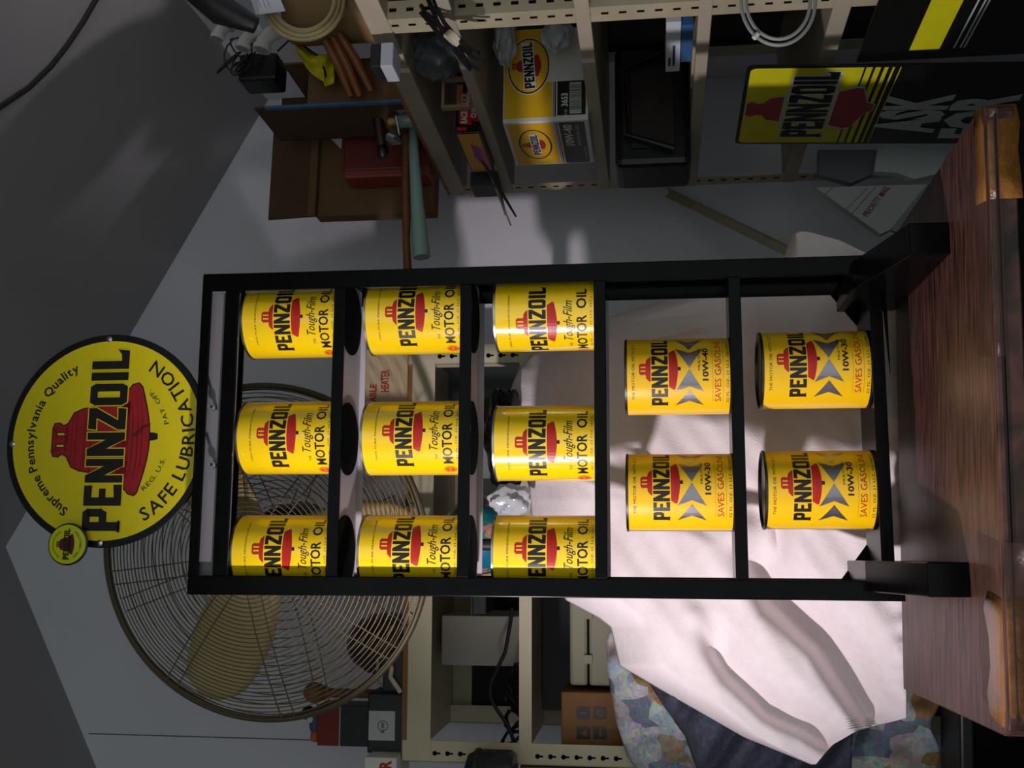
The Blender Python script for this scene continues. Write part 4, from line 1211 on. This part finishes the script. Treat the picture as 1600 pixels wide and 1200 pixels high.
efl(rect2d(.004, ld_ - .004, hz * .08, hz * .95)).build('end_print', mat('amber_print', '#d99a2c', 0.5), rt, label='amber end panel with purple print')
efl(poly2d([(.02, hz * .3), (ld_ * .6, hz * .2), (ld_ * .75, hz * .55), (ld_ * .4, hz * .6)]), .0009).build('end_print', mat('purple_print', '#8a4a86', 0.5), rt)
efl(poly2d([(.01, hz * .12), (ld_ * .7, hz * .12), (ld_ * .5, hz * .3), (.02, hz * .3)]), .0012).build('end_print', mat('pink_print', '#d0607a', 0.5), rt)
b = rbox(-.12, 735, 770, 268, 290, .06, zbot=ZS2)
single('slate_box', MB().box(*b).box(b[0] + .003, b[1] - .001, b[2] + .004, b[3] - .012, b[1], b[5] - .006), M_dark, 'small slate grey box beyond the toy truck box', 'box', RU, base_of(b), bevel=.001)
for k, (a, b2, r, lab) in enumerate((((742, 230), (806, 338), .0042, 'long dark stick projecting lowest past the second shelf'), ((752, 235), (798, 352), .0034, 'pale thin stick between the dark projecting sticks'), ((775, 250), (790, 335), .0050, 'short dark stick projecting over the second shelf'))):
    A, B = RU.hit(a[0], a[1], 'x', -.008), RU.hit(b2[0], b2[1], 'y', .02 + .03 * k)
    A.z = max(A.z, ZS2 + .004)
    single('garden_stake', MB().tube([tuple(A), tuple(A.lerp(B, .5)), tuple(B)], [r, r, r * .5], 8), (M_black, M_beige, M_dark)[k], lab, 'stick', RU, tuple(A), 'sticks on the second shelf', smooth=True)

# --- oil case on the third shelf
ZS3 = RS[2]
y_f = -.37
c0 = RU.hit(850, 190, 'y', y_f); c1 = RU.hit(850, 45, 'y', y_f)
zt = RU.hit(786, 150, 'y', y_f).z
xe = c0.x; far = RU.hit(858, 257, 'x', xe)
b = (xe, y_f, ZS3, c1.x, far.y, zt)
oc2 = thing('oil_case', 'white and yellow motor oil case with an oval emblem on the third shelf', 'box', RU, base_of(b))
MB().box(*b).build('carton', mat('case_white', '#d6d2ce', 0.6), oc2, bevel=.0015)
Wd, Hd, Ed = b[3] - b[0], b[5] - b[2], far.y - y_f
M_cy = mat('case_yellow', '#e0b010', 0.5)
def cf(sh, name, m, lift, label=None):
    return rfl(sh, xe, y_f, ZS3, lift).build(name, m, oc2, label=label)
cf(rect2d(.008, Wd, Hd * .50, Hd * .985) + rect2d(.008, Wd * .42, Hd * .42, Hd * .50), 'yellow_print', M_cy, .0004)
cf(rect2d(.010, Wd * .42, Hd * .03, Hd * .36) + rect2d(.008, Wd * .42, Hd * .375, Hd * .39) + rect2d(.008, Wd * .42, Hd * .40, Hd * .408), 'black_print', M_ink, .0004)
cf(text2d('3653', Wd * .15, Wd * .29, Hd * .235, Hd * .315, bold=.03) + text2d('PART NO.', Wd * .03, Wd * .12, Hd * .245, Hd * .275), 'lettering', M_white, .0008)
bars = rect2d(Wd * .07, Wd * .40, Hd * .08, Hd * .215)
cf(bars, 'barcode', M_white, .0008)
xx = Wd * .08; st = []
rb_ = random.Random(2)
while xx < Wd * .39:
    ww = rb_.choice((.0006, .0011, .0017)); st += rect2d(xx, xx + ww, Hd * .085, Hd * .21); xx += ww + rb_.choice((.0008, .0013))
cf(st, 'barcode_line', M_ink, .0011)
ox, oz = Wd * .60, Hd * .70
cf(disc2d(ox, oz, Wd * .31, Hd * .255), 'emblem_outline', M_white, .0007)
cf(disc2d(ox, oz, Wd * .30, Hd * .245), 'emblem_ring', M_ink, .0010)
cf(disc2d(ox, oz, Wd * .285, Hd * .23), 'emblem_face', M_cy, .0013)
k1 = Hd * .36
cf([([(ox + p[0] * k1 * .75, oz + p[1] * k1) for p in vs], fs) for vs, fs in cr_ + up_ + mid_ + low_], 'bell_emblem', mat('case_red', '#a8241c', 0.5), .0016)
def rot2(sh, cx_, cy_, a):
    c_, s_ = math.cos(a), math.sin(a)
    return [([(cx_ + (p[0] - cx_) * c_ - (p[1] - cy_) * s_, cy_ + (p[0] - cx_) * s_ + (p[1] - cy_) * c_) for p in vs], fs) for vs, fs in sh]
cf(rot2(rect2d(ox - Wd * .255, ox + Wd * .255, oz - Hd * .072, oz + Hd * .072), ox, oz, .07), 'word_band', M_white, .0019)
cf(rot2(wordmark2d(ox - Wd * .245, ox + Wd * .245, oz - Hd * .06, oz + Hd * .06), ox, oz, .07), 'wordmark', M_ink, .0022)
def ce(sh, name, m, lift): return flat(sh, (xe, far.y, ZS3), (0, -1, 0), (0, 0, 1), lift, (-1, 0, 0)).build(name, m, oc2)
ce(rect2d(.006, Ed - .006, Hd * .42, Hd * .96), 'yellow_print', M_cy, .0004)
ce(rect2d(.006, Ed - .006, Hd * .05, Hd * .35) + rect2d(.006, Ed - .006, Hd * .37, Hd * .382) + rect2d(.006, Ed - .006, Hd * .395, Hd * .402), 'black_print', M_ink, .0004)
ox, oz = Ed * .5, Hd * .68
ce(ring2d(ox, oz, Ed * .34, Hd * .20, .003), 'emblem_ring', M_ink, .0008)
ce([([(ox + p[0] * Hd * .26, oz + p[1] * Hd * .30) for p in vs], fs) for vs, fs in cr_ + up_ + mid_ + low_], 'bell_emblem', mat('case_red', '#a8241c', 0.5), .0008)
ce(rect2d(ox - Ed * .25, ox + Ed * .25, oz - Hd * .055, oz + Hd * .055), 'word_band', M_white, .0011)
ce(wordmark2d(ox - Ed * .23, ox + Ed * .23, oz - Hd * .045, oz + Hd * .045), 'wordmark', M_ink, .0014)
ce(text2d('10W-40', Ed * .45, Ed * .92, Hd * .20, Hd * .31, bold=.04) + text2d('MOTOR OIL', Ed * .45, Ed * .92, Hd * .12, Hd * .16) + text2d('12 QTS', Ed * .1, Ed * .4, Hd * .07, Hd * .10), 'lettering', M_white, .0008)
p = RU.hit(795, 55, 'y', -.42)
lump('plastic_wrap', (p.x, -.41, zt + .012 - .02), (.05, .03, .02), M_bag, 'crumpled clear plastic wrap hanging over the oil case', 'wrap', 21, fr=RU)
p = RU.hit(870, 55, 'y', -.42)
lump('plastic_wrap', (p.x, -.42, p.z), (.028, .02, .026), M_bag, 'crumpled clear plastic wrap in front of the oil case near the post', 'wrap', 22, fr=RU)

# --- third to fourth shelf: dark casing and long boxes
ZS4 = RS[3]
b = rbox(-.30, 960, 1075, 60, 250, .12, zbot=ZS4)
mo = thing('black_monitor', 'black plastic casing in the dark under the third shelf', 'casing', RU, base_of(b))
MB().box(b[0], b[1] + .02, b[2], b[3], b[4] + .02, b[5]).build('shell', M_black, mo, bevel=.012)
MB().tube([(b[0] + .02, b[1], b[2] + .03), (b[0] + .05, b[1] - .002, b[5] - .02), (b[3] - .06, b[1] - .002, b[5] - .012), (b[3] - .02, b[1], b[2] + .03)], .006, 8).build('handle', M_black, mo, True)
MB().box(b[0] + .03, b[1] + .014, b[2] + .03, b[3] - .05, b[1] + .021, b[5] - .03).build('front_plate', mat('brown_black_plate', '#241a18', 0.6), mo)
def stack_box(v0, v1, r, l, zb, zt_, m1, m2, name, label, lst):
    yo = RU.hit((v0 + v1) / 2, l - 20, 'x', .03).y
    c0 = RU.hit((v0 + v1) / 2, l - 18, 'y', yo); cN = RU.hit((v0 + v1) / 2, r, 'x', c0.x)
    o = thing(name, label, 'box', RU, (c0.x, yo, zb))
    MB().box(c0.x, cN.y, zb, c0.x + .055, yo, zt_).build('carton', m1, o, bevel=.001)
    MB().box(c0.x + .001, yo, zb + .001, c0.x + .054, yo + .0006, zt_ - .001).build('end_flap', m2, o)
    for (a, b_, m_) in lst:
        flat(rect2d(.02, abs(cN.y - yo) * a, (zt_ - zb) * b_, (zt_ - zb) * (b_ + .18)), (c0.x, yo, zb), (0, -1, 0), (0, 0, 1), .0004, (-1, 0, 0)).build('print_line', m_, o)
    return o
zA, zB = ZS4, CZ - .072 + .018
z_a = RU.hit(1040, 100, 'x', .03).z; z_b = RU.hit(1062, 100, 'x', .03).z
stack_box(1062, 1078, 40, 115, ZS4 + .004, z_b - .001, mat('mid_blue_card', '#33608c', 0.5), M_dark, 'blue_box', 'long flat blue box under the white tube box', ())
stack_box(1040, 1062, 35, 130, z_b, z_a, mat('cool_white_card', '#c6ccd2', 0.6), M_white, 'tube_box', 'long white carton with blue print on the fourth shelf', ((.55, .35, mat('navy_print', '#26365c', 0.5)), (.3, .65, mat('navy_print', '#26365c', 0.5))))
q = RU.hit(1080, 140, 'x', .01)
single('metal_strip', MB().box(.012, q.y, ZS4, .05, q.y - .16, ZS4 + .004), M_beige, 'thin metal strip under the long blue box', 'strip', RU, (.03, q.y, ZS4))

# --- panel sign ASK FOR
XS = -.030
ps_c = RU.hit(1250, 166, 'x', XS)
yA = RU.hit(1146, 225, 'x', XS).y; yB = RU.hit(1170, 104, 'x', XS).y
zTop = (RU.hit(1146, 225, 'x', XS).z + RU.hit(1170, 104, 'x', XS).z) / 2
SWd = yA - yB; SH = 1.02
psg = thing('panel_sign', 'tall black and yellow metal sign reading ASK FOR leaning on the shelving', 'sign', RU, (XS - .01, (yA + yB) / 2, zTop - SH))
lean = .045
sO = Vector((XS, yA, zTop)); sX = Vector((0, -1, 0)); sY = Vector((lean, 0, 1)).normalized()
sN = Vector((-1, 0, lean)).normalized()
def P2(v, y):
    d = ray(v, y); fr = RU
    # intersection with the leaning plane
    o = fr.w(sO); n = fr.ex * sN.x + fr.ey * sN.y + Vector((0, 0, sN.z))
    c = Vector((0, 0, CZ)); t = (o - c).dot(n) / d.dot(n); Pw = c + d * t - fr.o
    L = Vector((Pw.dot(fr.ex), Pw.dot(fr.ey), Pw.z)) - sO
    return (L.dot(sX), L.dot(sY))
rp_ = round_poly([(0, 0), (SWd, 0), (SWd, -SH), (0, -SH)], [.014, .014, .014, .014])
mb = MB(); n_ = len(rp_)
mb.add([sO + sX * p[0] + sY * p[1] for p in rp_] + [sO + sX * p[0] + sY * p[1] - sN * .003 for p in rp_], [tuple(range(n_)), tuple(range(2 * n_ - 1, n_ - 1, -1))] + [((i + 1) % n_, i, n_ + i, n_ + (i + 1) % n_) for i in range(n_)])
mb.build('sign_plate', mat('sign_plate_black', '#0b0c0b', 0.35), psg)
def pf(sh, name, m, lift, label=None):
    return flat(sh, sO, sX, sY, lift, sN).build(name, m, psg, label=label)
M_sy2 = mat('dull_sign_yellow', '#c9c60e', 0.45, var=.06, scale=20)
ym_ = lambda v: P2(v, 166)[1]
pf(poly2d(round_poly([(.006, -.006), (SWd - .006, -.006), (SWd - .006, ym_(1328)), (.006, ym_(1328))], [.012, .012, 0, 0])), 'yellow_field', M_sy2, .0004)
sv = [1328, 1332, 1340, 1346, 1354, 1362, 1369, 1378, 1381]
for a, b_ in ((1331, 1340), (1344, 1352), (1357, 1363), (1369, 1372), (1380, 1381.5)):
    pf(rect2d(.006, SWd - .006, ym_(b_), ym_(a)), 'stripe', M_sy2, .0004)
M_swhite = mat('sign_white', '#b9c0bc', 0.5)
M_sred = mat('sign_dull_red', '#9c3438', 0.5)
wz0, wz1 = ym_(1296), ym_(1230)
pf(rect2d(SWd * .10, SWd * .955, wz0 - .006, wz1 + .006), 'word_outline', M_sy2, .0008)
pf(wordmark2d(SWd * .115, SWd * .94, wz0, wz1, .0035), 'word_outline', M_swhite, .0012)
pf(wordmark2d(SWd * .115, SWd * .94, wz0, wz1), 'wordmark', M_ink, .0016, 'heavy black lettering PENNZOIL')
cxs = SWd * .50; zb0 = ym_(1222); zb1 = ym_(1166); hb_ = zb1 - zb0
crown = [(-.035, zb1), (.035, zb1), (.047, zb1 - hb_ * .14), (.034, zb1 - hb_ * .30), (.036, zb1 - hb_ * .46), (.066, zb1 - hb_ * .62), (.078, zb0), (-.078, zb0), (-.066, zb1 - hb_ * .62), (-.036, zb1 - hb_ * .46), (-.034, zb1 - hb_ * .30), (-.047, zb1 - hb_ * .14)]
def two(poly, name, lab=None, k_=1.0):
    P_ = [(cxs + a * k_ * SWd / .31, z) for a, z in poly]
    cz_ = sum(p[1] for p in P_) / len(P_); cxm = sum(p[0] for p in P_) / len(P_)
    big = [(cxm + (p[0] - cxm) * 1.07, cz_ + (p[1] - cz_) * 1.08) for p in P_]
    pf(poly2d(big), name + '_outline', M_swhite, .0020)
    pf(poly2d(P_), name, M_sred, .0024, lab)
two(crown, 'bell_crown', 'red bell top', .64)
zl1, zl0 = ym_(1303), ym_(1352); hl = zl1 - zl0
two([(-.083, zl1), (.083, zl1), (.100, zl1 - hl * .5), (.098, zl1 - hl * .72), (.03, zl0), (.02, zl0 - .012), (-.01, zl0 - .012), (-.02, zl0 - .002), (-.095, zl1 - hl * .72), (-.100, zl1 - hl * .5)], 'bell_skirt', 'red bell bottom', .80)
def bigword(s_, pts, name):
    # word laid between its photographed corner points on the sign plane
    (v0, y0), (v1, y1), hgt = pts
    a = Vector(P2(v0, y0)); b_ = Vector(P2(v1, y1)); L = (b_ - a).length; d = (b_ - a) / L; nrm = Vector((-d.y, d.x))
    sh = text2d(s_, 0, L, 0, hgt, bold=.055)
    sh = [([tuple(a + d * p[0] + Vector((0, 1)) * p[1]) for p in vs], fs) for vs, fs in sh]
    pf(sh, name, M_swhite, .0008, 'white lettering ' + s_)
bigword('ASK', ((1458, 207), (1496, 146), .105), 'lettering')
bigword('FOR', ((1562, 215), (1600, 146), .105), 'lettering')

# second sign nearer the camera
X2 = -.045
yA = RU.hit(1338, 98, 'x', X2).y; yB = yA - .42; z2 = RU.hit(1338, 98, 'x', X2).z
s2g = thing('striped_sign', 'black sign with a yellow band and thin white lines nearest the camera', 'sign', RU, (X2, (yA + yB) / 2, 0))
MB().box(X2, yB, .0, X2 + .003, yA, z2).build('sign_plate', mat('sign_plate_black', '#0b0c0b', 0.35), s2g, bevel=.0006)
def s2p(v, y): return RU.hit(v, y, 'x', X2).z
def s2f(z0, z1, name, m): MB().box(X2 - .0006, yB + .004, z0, X2, yA - .03, z1).build(name, m, s2g)
s2f(s2p(1477, 57), s2p(1430, 57), 'yellow_band', M_sy2)
for v in (1497, 1507, 1513):
    zz_ = s2p(v, 62); s2f(zz_ - .0012, zz_ + .0012, 'white_line', M_swhite)
# grey cable loop hanging from the near post
lp = thing('cable_loop', 'loop of grey cable hanging on the near shelving post', 'cable', RU, tuple(RU.hit(1217, 0, 'y', -.72)))
for rr in (50, 58):
    MB().tube([tuple(RU.hit(1216 + rr * math.sin(a), 2 + 1.18 * rr * math.cos(a), 'y', -.72 + .004 * (rr - 50) / 8)) for a in [2 * math.pi * i / 56 for i in range(56)]], .0026, 7, True).build('loop', mat('grey_cable', '#8f9492', 0.4), lp, True)
A, B = RU.hit(1184, 53, 'y', -.722), RU.hit(1178, 60, 'y', -.722)
MB().tube([tuple(A), tuple(B)], .0036, 8).build('clip', M_white, lp, True)

# --- low down: white cartons, mailing boxes, leaning rod
def tilted_box(name, corners, depth, off, m, label, cat='box', bottom=None, group=None):
    """board-like carton whose camera face has the given photographed corners at plane y = off of the room"""
    Pq = [BW.hit(v, y, 'y', off) for v, y in corners]
    mb = MB().prism([(p.x, p.z) for p in Pq], off, off + depth, 'xz')
    c = sum((p for p in Pq), Vector()) / len(Pq)
    return single(name, mb, m, label, cat, BW, (c.x, off, min(p.z for p in Pq)), group)
M_mail = mat('mail_white', '#b9bab8', 0.8)
m1 = tilted_box('mailing_carton', ((1274, 293), (1376, 366), (1392, 358), (1448, 288)), .02, -.42, M_mail, 'white mailing carton with red stripes tilted by the cabinet corner')
for (a, b_) in (((1301, 293), (1289, 304)), ((1368, 292), (1331, 334)), ((1356, 293), (1322, 327))):
    A, B = BW.hit(*a, 'y', -.4206), BW.hit(*b_, 'y', -.4206)
    MB().bar(tuple(A), tuple(B), .0008, .0045 if a[0] != 1356 else .0015, (0, 1, 0)).build('red_stripe', mat('mail_red', '#8c2c34', 0.7), m1, base=BASES[m1])
A, B = BW.hit(1394, 296, 'y', -.4206), BW.hit(1358, 342, 'y', -.4206)
dv = (B - A)
tx = flat([([(p[0], p[1]) for p in vs], fs) for vs, fs in text2d('PRIORITY MAIL', 0, dv.length, .004, .016, bold=.02)], B, (A - B).normalized(), Vector((0, 1, 0)).cross((A - B).normalized()) * -1, .0006, (0, -1, 0))
tx.build('lettering', mat('mail_red', '#8c2c34', 0.7), m1, base=BASES[m1])
tilted_box('grey_envelope', ((1392, 359), (1448, 288), (1455, 290), (1400, 362)), .01, -.43, mat('grey_paper_edge', '#8d9092', 0.8), 'grey paper edge lying over the white mailing carton', 'paper')
tilted_box('grey_carton', ((1279, 272), (1279, 234), (1372, 234), (1372, 268), (1330, 286)), .02, -.36, mat('mauve_grey_card', '#77737c', 0.8), 'mauve grey carton behind the leaning sign under the lowest shelf')
tilted_box('paper_parcel', ((1366, 268), (1372, 230), (1480, 230), (1472, 270), (1428, 280), (1402, 270)), .02, -.40, mat('pale_paper', '#c6cccc', 0.8), 'pale paper parcel below the leaning sign', 'parcel')
A = BW.hit(1045, 302, 'y', -.03); B = BW.hit(1232, 392, 'y', -.30)
Cc = A + (B - A) * 2.2
rod = MB().bar(tuple(A), tuple(Cc), .022, .003, (0, 1, 0)).bar(tuple(A + Vector((.010, .010, 0))), tuple(Cc + Vector((.010, .010, 0))), .003, .02, (0, 1, 0))
rodt = single('angle_bar', rod, M_beige, 'beige steel angle bar leaning against the far wall', 'bar', BW, tuple(Cc))

# cable along the sloping ceiling
pts = []
for v, y in ((170, -30), (150, 0), (128, 38), (105, 72), (80, 104), (45, 138), (0, 168), (-40, 200)):
    d = ray(v, y); c = Vector((0, 0, CZ)); n = BW.ex * (-sl) + Vector((0, 0, -1))
    n = (BW.ex * sl + Vector((0, 0, 1))).normalized(); o = BW.w((0, 0, KZ))
    t = ((o - n * .006) - c).dot(n) / d.dot(n); Pw = c + d * t
    L = Pw - BW.o
    pts.append((L.dot(BW.ex), L.dot(BW.ey), L.z))
single('ceiling_cable', MB().tube(pts, .0045, 8), mat('dark_cable', '#242424', 0.5), 'dark cable running along the sloping ceiling', 'cable', BW, pts[3], smooth=True)
